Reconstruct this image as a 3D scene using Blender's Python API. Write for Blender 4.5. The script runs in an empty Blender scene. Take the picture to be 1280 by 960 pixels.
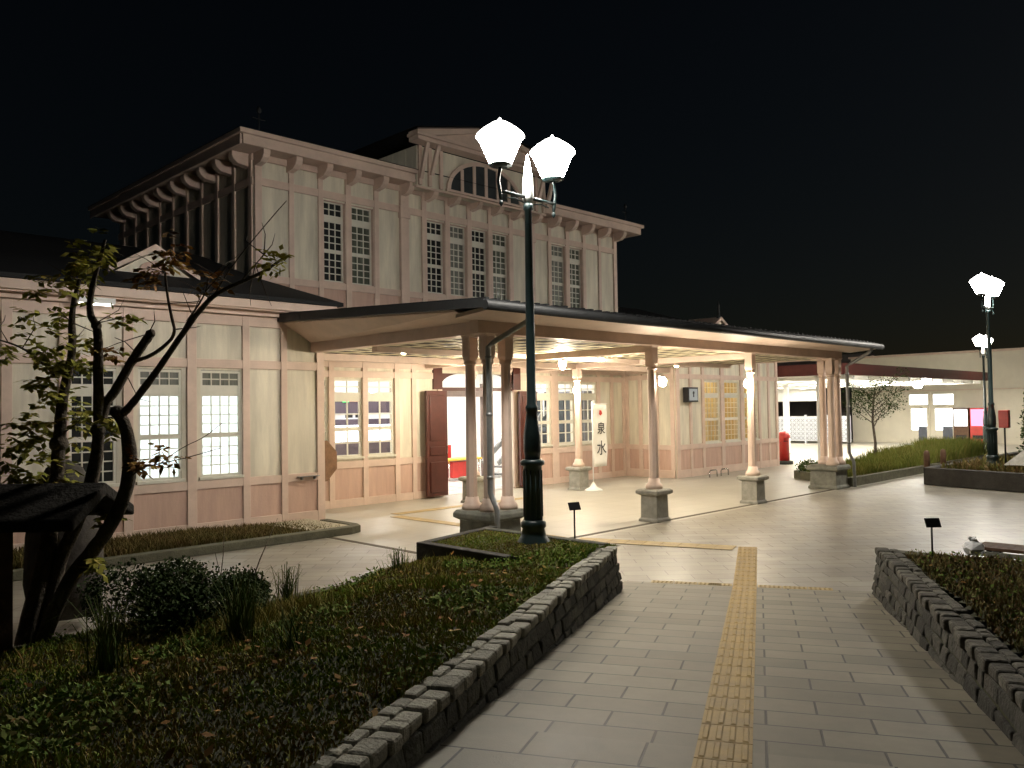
import bpy, math, random
from mathutils import Vector, Matrix
random.seed(7)
sc = bpy.context.scene
COL = sc.collection

# ------------------------------------------------------------------ helpers
def link(o):
    COL.objects.link(o); return o

def tag(o, label=None, cat=None, group=None, kind=None):
    if label: o["label"] = label
    if cat: o["category"] = cat
    if group: o["group"] = group
    if kind: o["kind"] = kind
    return o

def thing(name, label, cat, loc, group=None):
    o = link(bpy.data.objects.new(name, None))
    o.empty_display_size = 0.2
    o.location = loc
    return tag(o, label, cat, group)

def base_of(o):
    v = Vector((0, 0, 0))
    while o is not None:
        v += Vector(o.location); o = o.parent
    return v

def rotz(v, a):
    c, s = math.cos(a), math.sin(a)
    return Vector((v[0]*c - v[1]*s, v[0]*s + v[1]*c, v[2]))

class MB:
    """collects shapes in world coordinates and links them as one mesh object"""
    def __init__(s):
        s.v = []; s.f = []; s.sm = []
    def add(s, vs, fs, smooth=False):
        n = len(s.v)
        s.v.extend(Vector(p) for p in vs)
        for f in fs:
            s.f.append([i + n for i in f]); s.sm.append(smooth)
        return s
    def hexa(s, p):
        return s.add(p, [(0,3,2,1),(4,5,6,7),(0,1,5,4),(1,2,6,5),(2,3,7,6),(3,0,4,7)])
    def box(s, x0, x1, y0, y1, z0, z1):
        return s.hexa([(x0,y0,z0),(x1,y0,z0),(x1,y1,z0),(x0,y1,z0),(x0,y0,z1),(x1,y0,z1),(x1,y1,z1),(x0,y1,z1)])
    def obox(s, c, d, a=0.0, tilt=0.0):
        hx, hy, hz = d[0]/2, d[1]/2, d[2]/2
        P = []
        m = Matrix.Rotation(a, 3, 'Z') @ Matrix.Rotation(tilt, 3, 'X')
        for z in (-hz, hz):
            for x, y in ((-hx,-hy),(hx,-hy),(hx,hy),(-hx,hy)):
                P.append(Vector(c) + m @ Vector((x, y, z)))
        return s.hexa(P)
    def beam(s, a, b, w, h):
        a, b = Vector(a), Vector(b); d = (b-a).normalized()
        up = Vector((0,0,1)) if abs(d.z) < .9 else Vector((1,0,0))
        r = d.cross(up).normalized(); u = r.cross(d).normalized()
        P = []
        for q in (a, b):
            for i, j in ((-1,-1),(1,-1),(1,1),(-1,1)):
                P.append(q + r*(i*w/2) + u*(j*h/2))
        return s.add(P, [(0,1,2,3),(7,6,5,4),(0,4,5,1),(1,5,6,2),(2,6,7,3),(3,7,4,0)])
    def tube(s, pts, rad, n=8, cap=True, wob=0.0):
        pts = [Vector(p) for p in pts]
        if not hasattr(rad, '__len__'): rad = [rad]*len(pts)
        vs = []; fs = []
        ref = Vector((.3,.2,1)).normalized()
        for k, p in enumerate(pts):
            t = (pts[min(k+1, len(pts)-1)] - pts[max(k-1, 0)]).normalized()
            r0 = t.cross(ref)
            if r0.length < 1e-3: r0 = t.cross(Vector((1,0,0)))
            r0.normalize(); u0 = r0.cross(t).normalized()
            for j in range(n):
                a = 2*math.pi*j/n
                rr = rad[k]*(1 + wob*random.uniform(-1, 1))
                vs.append(p + r0*(rr*math.cos(a)) + u0*(rr*math.sin(a)))
        for k in range(len(pts)-1):
            for j in range(n):
                j2 = (j+1) % n
                fs.append((k*n+j, k*n+j2, (k+1)*n+j2, (k+1)*n+j))
        s.add(vs, fs, True)
        if cap:
            m = len(s.v) - len(vs)
            s.f.append([m+j for j in range(n)][::-1]); s.sm.append(False)
            s.f.append([m+(len(pts)-1)*n+j for j in range(n)]); s.sm.append(False)
        return s
    def lathe(s, prof, c, n=20, smooth=True, rot=0.0, sq=False):
        """prof: list of (radius, z)"""
        vs = []; fs = []
        for r, z in prof:
            for j in range(n):
                a = 2*math.pi*j/n + rot
                vs.append((c[0]+r*math.cos(a), c[1]+r*math.sin(a), z))
        for k in range(len(prof)-1):
            for j in range(n):
                j2 = (j+1) % n
                fs.append((k*n+j, k*n+j2, (k+1)*n+j2, (k+1)*n+j))
        s.add(vs, fs, smooth)
        m = len(s.v)-len(vs)
        s.f.append([m+j for j in range(n)][::-1]); s.sm.append(False)
        s.f.append([m+(len(prof)-1)*n+j for j in range(n)]); s.sm.append(False)
        return s
    def sqlathe(s, prof, c):
        """square-section profile, prof: (half width, z)"""
        return s.lathe([(r*math.sqrt(2), z) for r, z in prof], c, 4, False, math.pi/4)
    def prism(s, poly, z0, z1):
        n = len(poly)
        vs = [(p[0], p[1], z0) for p in poly] + [(p[0], p[1], z1) for p in poly]
        fs = [tuple(range(n))[::-1], tuple(range(n, 2*n))]
        fs += [(i, (i+1) % n, n+(i+1) % n, n+i) for i in range(n)]
        return s.add(vs, fs)
    def yprism(s, poly, y0, y1):
        """poly in (x, z)"""
        n = len(poly)
        vs = [(p[0], y0, p[1]) for p in poly] + [(p[0], y1, p[1]) for p in poly]
        fs = [tuple(range(n)), tuple(range(n, 2*n))[::-1]]
        fs += [((i+1) % n, i, n+i, n+(i+1) % n) for i in range(n)]
        return s.add(vs, fs)
    def xprism(s, poly, x0, x1):
        """poly in (y, z)"""
        n = len(poly)
        vs = [(x0, p[0], p[1]) for p in poly] + [(x1, p[0], p[1]) for p in poly]
        fs = [tuple(range(n))[::-1], tuple(range(n, 2*n))]
        fs += [(i, (i+1) % n, n+(i+1) % n, n+i) for i in range(n)]
        return s.add(vs, fs)
    def wallgrid(s, x0, x1, z0, z1, y, th, ops):
        """wall facing -Y at y with rectangular openings (xa,xb,za,zb)"""
        xs = sorted({x0, x1, *[o[0] for o in ops], *[o[1] for o in ops]})
        zs = sorted({z0, z1, *[o[2] for o in ops], *[o[3] for o in ops]})
        inside = lambda cx, cz: any(o[0] < cx < o[1] and o[2] < cz < o[3] for o in ops)
        for i in range(len(xs)-1):
            for j in range(len(zs)-1):
                cx, cz = (xs[i]+xs[i+1])/2, (zs[j]+zs[j+1])/2
                if inside(cx, cz): continue
                a, b, c, d = xs[i], xs[i+1], zs[j], zs[j+1]
                s.add([(a,y,c),(b,y,c),(b,y,d),(a,y,d)], [(0,1,2,3)])
                s.add([(a,y+th,c),(b,y+th,c),(b,y+th,d),(a,y+th,d)], [(3,2,1,0)])
        for a, b, c, d in ops:
            s.add([(a,y,c),(a,y+th,c),(a,y+th,d),(a,y,d)], [(3,2,1,0)])
            s.add([(b,y,c),(b,y+th,c),(b,y+th,d),(b,y,d)], [(0,1,2,3)])
            s.add([(a,y,c),(b,y,c),(b,y+th,c),(a,y+th,c)], [(0,1,2,3)])
            s.add([(a,y,d),(b,y,d),(b,y+th,d),(a,y+th,d)], [(3,2,1,0)])
        return s
    def build(s, name, m, parent=None, bevel=0.0, origin=None):
        if parent is not None: off = base_of(parent)
        elif origin is not None: off = Vector(origin)
        else:
            xs = [p.x for p in s.v]; ys = [p.y for p in s.v]; zs = [p.z for p in s.v]
            off = Vector(((min(xs)+max(xs))/2, (min(ys)+max(ys))/2, min(zs)))
        me = bpy.data.meshes.new(name)
        me.from_pydata([p-off for p in s.v], [], s.f)
        me.polygons.foreach_set('use_smooth', s.sm)
        for mm in (m if isinstance(m, (list, tuple)) else [m]): me.materials.append(mm)
        me.update()
        o = link(bpy.data.objects.new(name, me))
        if parent is not None: o.parent = parent
        else: o.location = off
        if bevel:
            b = o.modifiers.new('edge', 'BEVEL'); b.width = bevel; b.segments = 2; b.limit_method = 'ANGLE'
        return o

def copy_tree(o, parent=None):
    c = link(o.copy())
    c.parent = parent
    for ch in list(o.children): copy_tree(ch, c)
    return c

# ------------------------------------------------------------------ materials
def newmat(name):
    m = bpy.data.materials.new(name); m.use_nodes = True
    nt = m.node_tree; b = nt.nodes['Principled BSDF']
    return m, nt, b

def mat(name, col, rough=.6, var=.15, scale=3.0, bump=0.0, bscale=60.0, spec=.3, metal=0.0, island=0.0, streak=False):
    m, nt, b = newmat(name)
    N = nt.nodes; L = nt.links
    b.inputs['Roughness'].default_value = rough
    b.inputs['Metallic'].default_value = metal
    b.inputs['Specular IOR Level'].default_value = spec
    tc = N.new('ShaderNodeTexCoord')
    mp = N.new('ShaderNodeMapping')
    if streak: mp.inputs['Scale'].default_value = (4, 4, .5)
    geo = N.new('ShaderNodeNewGeometry')
    L.new(geo.outputs['Position'], mp.inputs['Vector'])
    nz = N.new('ShaderNodeTexNoise'); nz.inputs['Scale'].default_value = scale; nz.inputs['Detail'].default_value = 6; nz.inputs['Roughness'].default_value = .65
    L.new(mp.outputs['Vector'], nz.inputs['Vector'])
    r = N.new('ShaderNodeValToRGB')
    r.color_ramp.elements[0].position = .3; r.color_ramp.elements[1].position = .7
    lo = [c*(1-var) for c in col]; hi = [min(1, c*(1+var*.6)) for c in col]
    r.color_ramp.elements[0].color = (*lo, 1); r.color_ramp.elements[1].color = (*hi, 1)
    L.new(nz.outputs['Fac'], r.inputs['Fac'])
    out = r.outputs['Color']
    if island:
        hs = N.new('ShaderNodeHueSaturation')
        mr = N.new('ShaderNodeMapRange'); mr.inputs['To Min'].default_value = 1-island; mr.inputs['To Max'].default_value = 1+island*.7
        L.new(geo.outputs['Random Per Island'], mr.inputs['Value'])
        L.new(mr.outputs['Result'], hs.inputs['Value']); L.new(out, hs.inputs['Color']); out = hs.outputs['Color']
    L.new(out, b.inputs['Base Color'])
    mr2 = N.new('ShaderNodeMapRange'); mr2.inputs['To Min'].default_value = max(0, rough-.12); mr2.inputs['To Max'].default_value = min(1, rough+.12)
    L.new(nz.outputs['Fac'], mr2.inputs['Value']); L.new(mr2.outputs['Result'], b.inputs['Roughness'])
    if bump:
        n2 = N.new('ShaderNodeTexNoise'); n2.inputs['Scale'].default_value = bscale; n2.inputs['Detail'].default_value = 5
        L.new(geo.outputs['Position'], n2.inputs['Vector'])
        bp = N.new('ShaderNodeBump'); bp.inputs['Strength'].default_value = bump; bp.inputs['Distance'].default_value = .02
        L.new(n2.outputs['Fac'], bp.inputs['Height']); L.new(bp.outputs['Normal'], b.inputs['Normal'])
    return m

def emit(name, col, strength):
    m = bpy.data.materials.new(name); m.use_nodes = True
    nt = m.node_tree; nt.nodes.clear()
    e = nt.nodes.new('ShaderNodeEmission'); o = nt.nodes.new('ShaderNodeOutputMaterial')
    e.inputs['Color'].default_value = (*col, 1); e.inputs['Strength'].default_value = strength
    nt.links.new(e.outputs[0], o.inputs['Surface'])
    return m

def glassmat(name, tint=(1, 1, 1), gloss=.08, rough=.03):
    m = bpy.data.materials.new(name); m.use_nodes = True
    nt = m.node_tree; nt.nodes.clear()
    t = nt.nodes.new('ShaderNodeBsdfTransparent'); t.inputs['Color'].default_value = (*tint, 1)
    g = nt.nodes.new('ShaderNodeBsdfGlossy'); g.inputs['Roughness'].default_value = rough
    x = nt.nodes.new('ShaderNodeMixShader'); x.inputs['Fac'].default_value = gloss
    o = nt.nodes.new('ShaderNodeOutputMaterial')
    nt.links.new(t.outputs[0], x.inputs[1]); nt.links.new(g.outputs[0], x.inputs[2]); nt.links.new(x.outputs[0], o.inputs['Surface'])
    return m

def translucent(name, col, mixdiff=.35):
    m = bpy.data.materials.new(name); m.use_nodes = True
    nt = m.node_tree; nt.nodes.clear()
    t = nt.nodes.new('ShaderNodeBsdfTranslucent'); t.inputs['Color'].default_value = (*col, 1)
    g = nt.nodes.new('ShaderNodeBsdfDiffuse'); g.inputs['Color'].default_value = (*col, 1)
    x = nt.nodes.new('ShaderNodeMixShader'); x.inputs['Fac'].default_value = mixdiff
    o = nt.nodes.new('ShaderNodeOutputMaterial')
    nt.links.new(t.outputs[0], x.inputs[1]); nt.links.new(g.outputs[0], x.inputs[2]); nt.links.new(x.outputs[0], o.inputs['Surface'])
    return m

def leafmat(name, cols, scale=1.2, rough=.55):
    """per-leaf colour from a ramp plus patches"""
    m, nt, b = newmat(name); N = nt.nodes; L = nt.links
    geo = N.new('ShaderNodeNewGeometry')
    nz = N.new('ShaderNodeTexNoise'); nz.inputs['Scale'].default_value = scale; nz.inputs['Detail'].default_value = 3
    L.new(geo.outputs['Position'], nz.inputs['Vector'])
    ad = N.new('ShaderNodeMath'); ad.operation = 'MULTIPLY_ADD'; ad.inputs[1].default_value = .55
    L.new(geo.outputs['Random Per Island'], ad.inputs[0])
    sb = N.new('ShaderNodeMath'); sb.operation = 'MULTIPLY_ADD'; sb.inputs[1].default_value = 1.3; sb.inputs[2].default_value = -.42
    L.new(nz.outputs['Fac'], sb.inputs[0]); L.new(sb.outputs[0], ad.inputs[2])
    r = N.new('ShaderNodeValToRGB'); cr = r.color_ramp
    while len(cr.elements) < len(cols): cr.elements.new(.5)
    for i, c in enumerate(cols):
        cr.elements[i].position = i/(len(cols)-1); cr.elements[i].color = (*c, 1)
    L.new(ad.outputs[0], r.inputs['Fac']); L.new(r.outputs['Color'], b.inputs['Base Color'])
    b.inputs['Roughness'].default_value = .75; b.inputs['Specular IOR Level'].default_value = .12
    return m

def brickmat(name, c1, c2, mortar, bw, rh, ms=.008, rot=0.0, rough=.55, bump=.35, off=.5, dirt=.42, bias=0.0):
    m, nt, b = newmat(name); N = nt.nodes; L = nt.links
    tc = N.new('ShaderNodeTexCoord'); mp = N.new('ShaderNodeMapping'); mp.inputs['Rotation'].default_value = (0, 0, rot)
    L.new(tc.outputs['Object'], mp.inputs['Vector'])
    br = N.new('ShaderNodeTexBrick'); br.offset = off
    br.inputs['Color1'].default_value = (*c1, 1); br.inputs['Color2'].default_value = (*c2, 1); br.inputs['Mortar'].default_value = (*mortar, 1)
    br.inputs['Scale'].default_value = 1; br.inputs['Mortar Size'].default_value = ms; br.inputs['Mortar Smooth'].default_value = .3
    br.inputs['Brick Width'].default_value = bw; br.inputs['Row Height'].default_value = rh; br.inputs['Bias'].default_value = bias
    L.new(mp.outputs['Vector'], br.inputs['Vector'])
    nz = N.new('ShaderNodeTexNoise'); nz.inputs['Scale'].default_value = 1.1; nz.inputs['Detail'].default_value = 8; nz.inputs['Roughness'].default_value = .7
    L.new(tc.outputs['Object'], nz.inputs['Vector'])
    mr = N.new('ShaderNodeMapRange'); mr.inputs['From Min'].default_value = .3; mr.inputs['From Max'].default_value = .7
    mr.inputs['To Min'].default_value = 1-dirt; mr.inputs['To Max'].default_value = 1+dirt*.4
    L.new(nz.outputs['Fac'], mr.inputs['Value'])
    hs = N.new('ShaderNodeHueSaturation'); L.new(mr.outputs['Result'], hs.inputs['Value']); L.new(br.outputs['Color'], hs.inputs['Color'])
    L.new(hs.outputs['Color'], b.inputs['Base Color'])
    n2 = N.new('ShaderNodeTexNoise'); n2.inputs['Scale'].default_value = 90; n2.inputs['Detail'].default_value = 4
    L.new(tc.outputs['Object'], n2.inputs['Vector'])
    mx = N.new('ShaderNodeMath'); mx.operation = 'MULTIPLY_ADD'; mx.inputs[1].default_value = -1.0
    ml = N.new('ShaderNodeMath'); ml.operation = 'MULTIPLY'; ml.inputs[1].default_value = .25
    L.new(n2.outputs['Fac'], ml.inputs[0]); L.new(br.outputs['Fac'], mx.inputs[0]); L.new(ml.outputs[0], mx.inputs[2])
    bp = N.new('ShaderNodeBump'); bp.inputs['Strength'].default_value = bump; bp.inputs['Distance'].default_value = .012
    L.new(mx.outputs[0], bp.inputs['Height']); L.new(bp.outputs['Normal'], b.inputs['Normal'])
    m3 = N.new('ShaderNodeMapRange'); m3.inputs['To Min'].default_value = rough-.15; m3.inputs['To Max'].default_value = rough+.15
    L.new(nz.outputs['Fac'], m3.inputs['Value']); L.new(m3.outputs['Result'], b.inputs['Roughness'])
    b.inputs['Specular IOR Level'].default_value = .4
    return m

def stonemat(name, c1, c2, moss, scale=3.2):
    m, nt, b = newmat(name); N = nt.nodes; L = nt.links
    geo = N.new('ShaderNodeNewGeometry')
    vo = N.new('ShaderNodeTexVoronoi'); vo.inputs['Scale'].default_value = scale; vo.feature = 'DISTANCE_TO_EDGE'
    vc = N.new('ShaderNodeTexVoronoi'); vc.inputs['Scale'].default_value = scale
    nz = N.new('ShaderNodeTexNoise'); nz.inputs['Scale'].default_value = 2.5; nz.inputs['Detail'].default_value = 8; nz.inputs['Roughness'].default_value = .7
    for n in (vo, vc, nz): L.new(geo.outputs['Position'], n.inputs['Vector'])
    mx = N.new('ShaderNodeMixRGB'); mx.inputs[1].default_value = (*c1, 1); mx.inputs[2].default_value = (*c2, 1)
    sep = N.new('ShaderNodeSeparateColor'); L.new(vc.outputs['Color'], sep.inputs[0]); L.new(sep.outputs[0], mx.inputs[0])
    r = N.new('ShaderNodeValToRGB'); r.color_ramp.elements[0].position = .42; r.color_ramp.elements[1].position = .62
    L.new(nz.outputs['Fac'], r.inputs['Fac'])
    m2 = N.new('ShaderNodeMixRGB'); m2.inputs[2].default_value = (*moss, 1)
    L.new(r.outputs['Color'], m2.inputs[0]); L.new(mx.outputs[0], m2.inputs[1]); L.new(m2.outputs[0], b.inputs['Base Color'])
    mr = N.new('ShaderNodeMapRange'); mr.inputs['From Max'].default_value = .08
    L.new(vo.outputs['Distance'], mr.inputs['Value'])
    ad = N.new('ShaderNodeMath'); ad.operation = 'ADD'; L.new(mr.outputs['Result'], ad.inputs[0]); L.new(nz.outputs['Fac'], ad.inputs[1])
    bp = N.new('ShaderNodeBump'); bp.inputs['Strength'].default_value = .5; bp.inputs['Distance'].default_value = .025
    L.new(ad.outputs[0], bp.inputs['Height']); L.new(bp.outputs['Normal'], b.inputs['Normal'])
    b.inputs['Roughness'].default_value = .85
    return m

M = {}
M['cream'] = mat('cream_paint', (.68, .63, .51), .55, .24, 1.1, .06, 40, streak=True)
M['trim'] = mat('pink_paint', (.64, .495, .41), .5, .15, 2.0, .05, 50)
M['dado'] = mat('salmon_panel_paint', (.55, .375, .30), .55, .15, 2.0, .08, 30, streak=True)
M['white_sash'] = mat('sash_paint', (.66, .64, .55), .5, .08, 4)
M['slate'] = mat('dark_roof_tiles', (.011, .012, .013), .75, .4, 6, .4, 25, island=.3)
M['gutter'] = mat('dark_metal_gutter', (.020, .021, .022), .58, .3, 5, .1, 30, spec=.3)
M['darkwood'] = mat('dark_ceiling_boards', (.05, .04, .03), .7, .3, 6)
M['batten'] = mat('cream_battens', (.62, .55, .38), .6, .12, 5)
M['soffit'] = mat('soffit_paint', (.58, .45, .37), .6, .12, 3)
M['door'] = mat('red_brown_door_paint', (.065, .014, .008), .4, .25, 4, .05, 30, spec=.5)
M['granite'] = mat('grey_granite', (.30, .29, .25), .75, .3, 6, .4, 60)
M['granite_dark'] = mat('weathered_granite', (.20, .20, .165), .8, .4, 5, .5, 50)
M['lamp_metal'] = mat('dark_green_lamp_paint', (.018, .036, .038), .38, .3, 8, .08, 60, spec=.6)
M['steel'] = mat('grey_steel_pipe', (.30, .31, .31), .4, .2, 9, metal=.5)
M['black'] = mat('black_paint', (.015, .015, .016), .45, .3, 8)
M['chrome'] = mat('bright_metal', (.7, .7, .7), .2, .1, 5, metal=1)
M['white'] = mat('white_paint', (.78, .78, .76), .5, .06, 3)
M['whitewall'] = mat('white_plaster', (.80, .79, .76), .6, .05, 2)
M['dark_glass'] = mat('dark_window_glass', (.028, .03, .03), .14, .5, 1.5, spec=.6)
M['curtain_glass'] = mat('curtained_window_glass', (.16, .165, .14), .3, .3, 3, spec=.5, streak=True)
M['grey_glass'] = mat('grey_arched_glass', (.05, .058, .06), .18, .3, 2, spec=.6)
M['glass'] = glassmat('clear_glass')
M['frosted'] = translucent('frosted_pane', (.84, .90, .92), .25)
M['soil'] = mat('mossy_soil', (.05, .05, .022), .95, .4, 5, .6, 30)
M['asphalt'] = mat('asphalt', (.05, .05, .05), .85, .3, 3, .3, 80)
M['yellow'] = mat('yellow_tactile_tile', (.37, .245, .075), .6, .25, 6, .2, 60)
M['yellow_worn'] = mat('worn_yellow_tile', (.42, .31, .14), .6, .3, 4, .2, 60)
M['bark'] = mat('dark_bark', (.095, .075, .055), .9, .5, 16, 1.0, 45)
M['thatch'] = mat('dark_thatch', (.022, .019, .015), .95, .5, 12, .9, 30, streak=True)
M['rock'] = mat('dark_rock', (.07, .06, .05), .9, .4, 5, .8, 14)
M['red'] = mat('red_enamel', (.45, .03, .025), .35, .2, 5, spec=.5)
M['fascia_red'] = mat('red_brown_fascia', (.11, .03, .025), .5, .25, 3)
M['bldg'] = mat('cream_render', (.62, .58, .48), .7, .08, 1.2, .1, 30)
M['wood'] = mat('brown_timber', (.11, .06, .035), .7, .35, 8, .3, 30)
M['cloth'] = mat('white_cloth', (.82, .80, .74), .8, .05, 4)
M['ink'] = mat('black_ink', (.02, .018, .018), .7, .1, 3)
M['redink'] = mat('red_ink', (.5, .04, .03), .7, .1, 3)
M['disc'] = mat('brown_board', (.22, .12, .065), .6, .3, 10, .3, 20)
M['tan'] = mat('yellow_table_top', (.62, .42, .06), .4, .1, 4)
M['purple'] = mat('mauve_panel', (.05, .038, .052), .6, .1, 4)
M['plastic'] = mat('white_plastic_film', (.8, .8, .8), .3, .05, 4)
M['grass'] = leafmat('lawn_blades', [(.07, .14, .012), (.15, .24, .022), (.25, .26, .04), (.24, .14, .05), (.14, .22, .02)], .9)
M['grass_red'] = leafmat('rusty_ground_cover', [(.09, .12, .025), (.14, .13, .04), (.17, .105, .045), (.13, .15, .035)], .9)
M['grass_far'] = leafmat('tall_green_grass', [(.08, .12, .02), (.15, .16, .03), (.22, .19, .06)], .8)
M['strip'] = leafmat('low_ground_cover', [(.07, .07, .018), (.11, .085, .025), (.14, .085, .035)], 1.4)
M['strip_green'] = leafmat('weed_leaves', [(.06, .12, .02), (.12, .20, .03), (.18, .22, .05), (.16, .09, .04)], 1.3)
M['straw'] = leafmat('straw_blades', [(.16, .15, .03), (.30, .26, .07), (.26, .18, .05)], 2.0)
M['leaf'] = leafmat('green_gold_leaves', [(.11, .13, .02), (.22, .23, .035), (.36, .33, .06), (.26, .16, .04)], 2.2)
M['leaf_red'] = leafmat('russet_leaves', [(.16, .09, .025), (.27, .13, .035), (.32, .24, .05)], 2.2)
M['leaf_yellow'] = leafmat('yellow_leaves', [(.24, .22, .03), (.34, .30, .04)], 2.2)
M['shrub'] = leafmat('dark_evergreen_leaves', [(.018, .035, .010), (.035, .06, .014), (.06, .075, .02)], 2.0)
M['tuft'] = leafmat('long_grass_blades', [(.035, .07, .012), (.07, .11, .02), (.16, .14, .05)], 2.0)
M['path'] = brickmat('path_pavers', (.168, .149, .108), (.248, .222, .162), (.032, .029, .022), .6, .3, .009, 0, .6, .5)
M['path_near'] = brickmat('square_path_pavers', (.19, .17, .124), (.235, .213, .157), (.032, .029, .022), .62, .6, .009, 0, .6, .5)
M['plaza'] = brickmat('diagonal_plaza_pavers', (.265, .24, .19), (.325, .30, .245), (.12, .105, .08), .6, .3, .008, math.radians(45), .42, .2)
M['canopyfloor'] = brickmat('granite_floor_slabs', (.40, .375, .315), (.43, .405, .345), (.30, .28, .235), .6, .6, .006, 0, .42, .15, .0, .15)
M['groove'] = mat('dark_drain_groove', (.09, .075, .05), .8, .4, 8)
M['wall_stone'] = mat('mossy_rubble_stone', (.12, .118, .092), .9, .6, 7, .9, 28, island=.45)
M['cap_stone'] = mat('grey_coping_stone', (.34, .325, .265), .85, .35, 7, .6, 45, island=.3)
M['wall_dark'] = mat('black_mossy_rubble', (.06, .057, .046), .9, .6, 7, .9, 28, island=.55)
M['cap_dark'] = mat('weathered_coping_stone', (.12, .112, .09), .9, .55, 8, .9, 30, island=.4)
M['far_stone'] = mat('black_planter_stone', (.045, .042, .038), .8, .4, 5, .5, 30)
M['kerb'] = mat('mossy_kerb_stone', (.11, .105, .07), .85, .4, 5, .5, 40)
M['fence'] = mat('pale_fence_panel', (.66, .69, .76), .6, .1, 4)

E_LANTERN = emit('lantern_glow', (1.0, .94, .84), 215)
E_CAP = emit('lantern_cap_glow', (1.0, .96, .9), 12)
E_FAR = emit('far_lantern_glow', (1.0, .93, .80), 150)
E_DIM = emit('distant_lantern_glow', (1.0, .93, .80), 75)
E_MID = emit('mid_lantern_glow', (1.0, .93, .82), 330)
E_WARM = emit('warm_bulb', (1.0, .86, .65), 560)
E_SPOT = emit('warm_spot', (1.0, .88, .68), 1750)
E_SPOT_DIM = emit('warm_spot_dim', (1.0, .88, .68), 1050)
E_HALL = emit('hall_ceiling_light', (1.0, .96, .90), 68)
E_OFFICE = emit('office_tube_light', (.86, .97, 1.0), 32)
E_CAN = emit('canopy_tube_light', (1.0, .93, .78), 85)
E_SHOW = emit('lit_display_white', (.95, .97, 1.0), 4.5)
E_PINK = emit('lit_display_pink', (1.0, .25, .38), 2.2)
E_GREEN = emit('green_led', (.08, .9, .25), 2.5)
E_RLED = emit('red_led', (1.0, .35, .25), 2.8)
E_WIN = emit('lit_window', (.92, .96, 1.0), 5.0)

# ------------------------------------------------------------------ world, moon, camera
w = bpy.data.worlds.new('World'); sc.world = w; w.use_nodes = True
nt = w.node_tree; bg = nt.nodes['Background']
sky = nt.nodes.new('ShaderNodeTexSky'); sky.sky_type = 'NISHITA'; sky.sun_disc = False
SUN_EL, SUN_AZ = math.radians(12), math.radians(112)
sky.sun_elevation = SUN_EL; sky.sun_rotation = SUN_AZ
nt.links.new(sky.outputs[0], bg.inputs['Color']); bg.inputs['Strength'].default_value = .0009
sd = bpy.data.lights.new('moonlight', 'SUN'); sd.energy = .004; sd.angle = math.radians(.5); sd.color = (1, .95, .88)
so = link(bpy.data.objects.new('moonlight', sd)); so.rotation_euler = (math.pi/2-SUN_EL, 0, math.pi-SUN_AZ)

H = 2.3
Rm = [[0.7071884816977578, 0.010249108430402288, 0.7069507812644399], [-0.7068455297113381, 0.03278124195762727, 0.7066079445511586], [-0.015932623171274723, -0.9994099989254146, 0.030427053205737912]]
cd = bpy.data.cameras.new('camera'); cam = link(bpy.data.objects.new('camera', cd))
mw = Matrix(((Rm[0][0], -Rm[0][1], -Rm[0][2], 0), (Rm[1][0], -Rm[1][1], -Rm[1][2], 0), (Rm[2][0], -Rm[2][1], -Rm[2][2], H), (0, 0, 0, 1)))
cam.matrix_world = mw
cd.sensor_fit = 'HORIZONTAL'; cd.sensor_width = 36; cd.lens = 36*1034.65/1280; cd.clip_start = .05; cd.clip_end = 2000
sc.camera = cam

# ------------------------------------------------------------------ ground
def sheet(name, poly, z, m, origin=None, rot=0.0):
    o = MB()
    o.add([(p[0], p[1], z) for p in poly], [tuple(range(len(poly)))])
    ob = o.build(name, m, origin=origin or (0, 0, 0))
    ob['kind'] = 'structure'
    return ob

sheet('ground', [(-600,-600),(600,-600),(600,600),(-600,600)], -.02, M['asphalt'])
sheet('plaza', [(-30,-30),(60,-30),(60,9.55),(8.3,9.55),(8.3,15.2),(-30,15.2)], 0, M['plaza'])
sheet('plaza', [(29.4,9.55),(60,9.55),(60,40),(29.4,40)], 0, M['canopyfloor'])
sheet('pavement', [(8.3,9.55),(29.4,9.55),(29.4,15.3),(22.6,15.3),(22.6,24),(9.3,24),(9.3,15.2),(8.3,15.2)], .0, M['canopyfloor'])
g = MB()
g.box(8.3, 29.0, 9.66, 9.78, -.01, .004); g.box(8.34, 8.46, 9.79, 14.0, -.01, .004)
tag(g.build('drain_channel', M['groove']), kind='structure')

# path frame: S runs along the path away from the camera, N to its right
DX, DY = 0.8792, 0.4765
_l = math.hypot(DX, DY); DX /= _l; DY /= _l
ANG = math.atan2(DY, DX)
def PS(s, n, z): return (DX*s + DY*n, DY*s - DX*n, z)
S0, SL = 10.99, .073
def zr(s): return max(0.0, SL*(S0-s))
def pathmesh(name, s0, s1, n0, n1, m, dz):
    """built in local axes so that the paver pattern follows the path"""
    me = bpy.data.meshes.new(name)
    vs = []; K = 12
    for i in range(K+1):
        s = s0+(s1-s0)*i/K
        for n in (n0, n1): vs.append((n, s, zr(s)+dz))
    me.from_pydata(vs, [], [(2*i, 2*i+1, 2*i+3, 2*i+2) for i in range(K)])
    me.materials.append(m)
    o = link(bpy.data.objects.new(name, me))
    o.rotation_euler = (0, 0, ANG-math.pi/2)
    o['kind'] = 'structure'
    return o
pathmesh('path', 4.58, S0, -1.75, 1.45, M['path'], .006)
pathmesh('path', -7, 4.58, -1.75, 1.45, M['path_near'], .006)
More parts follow.
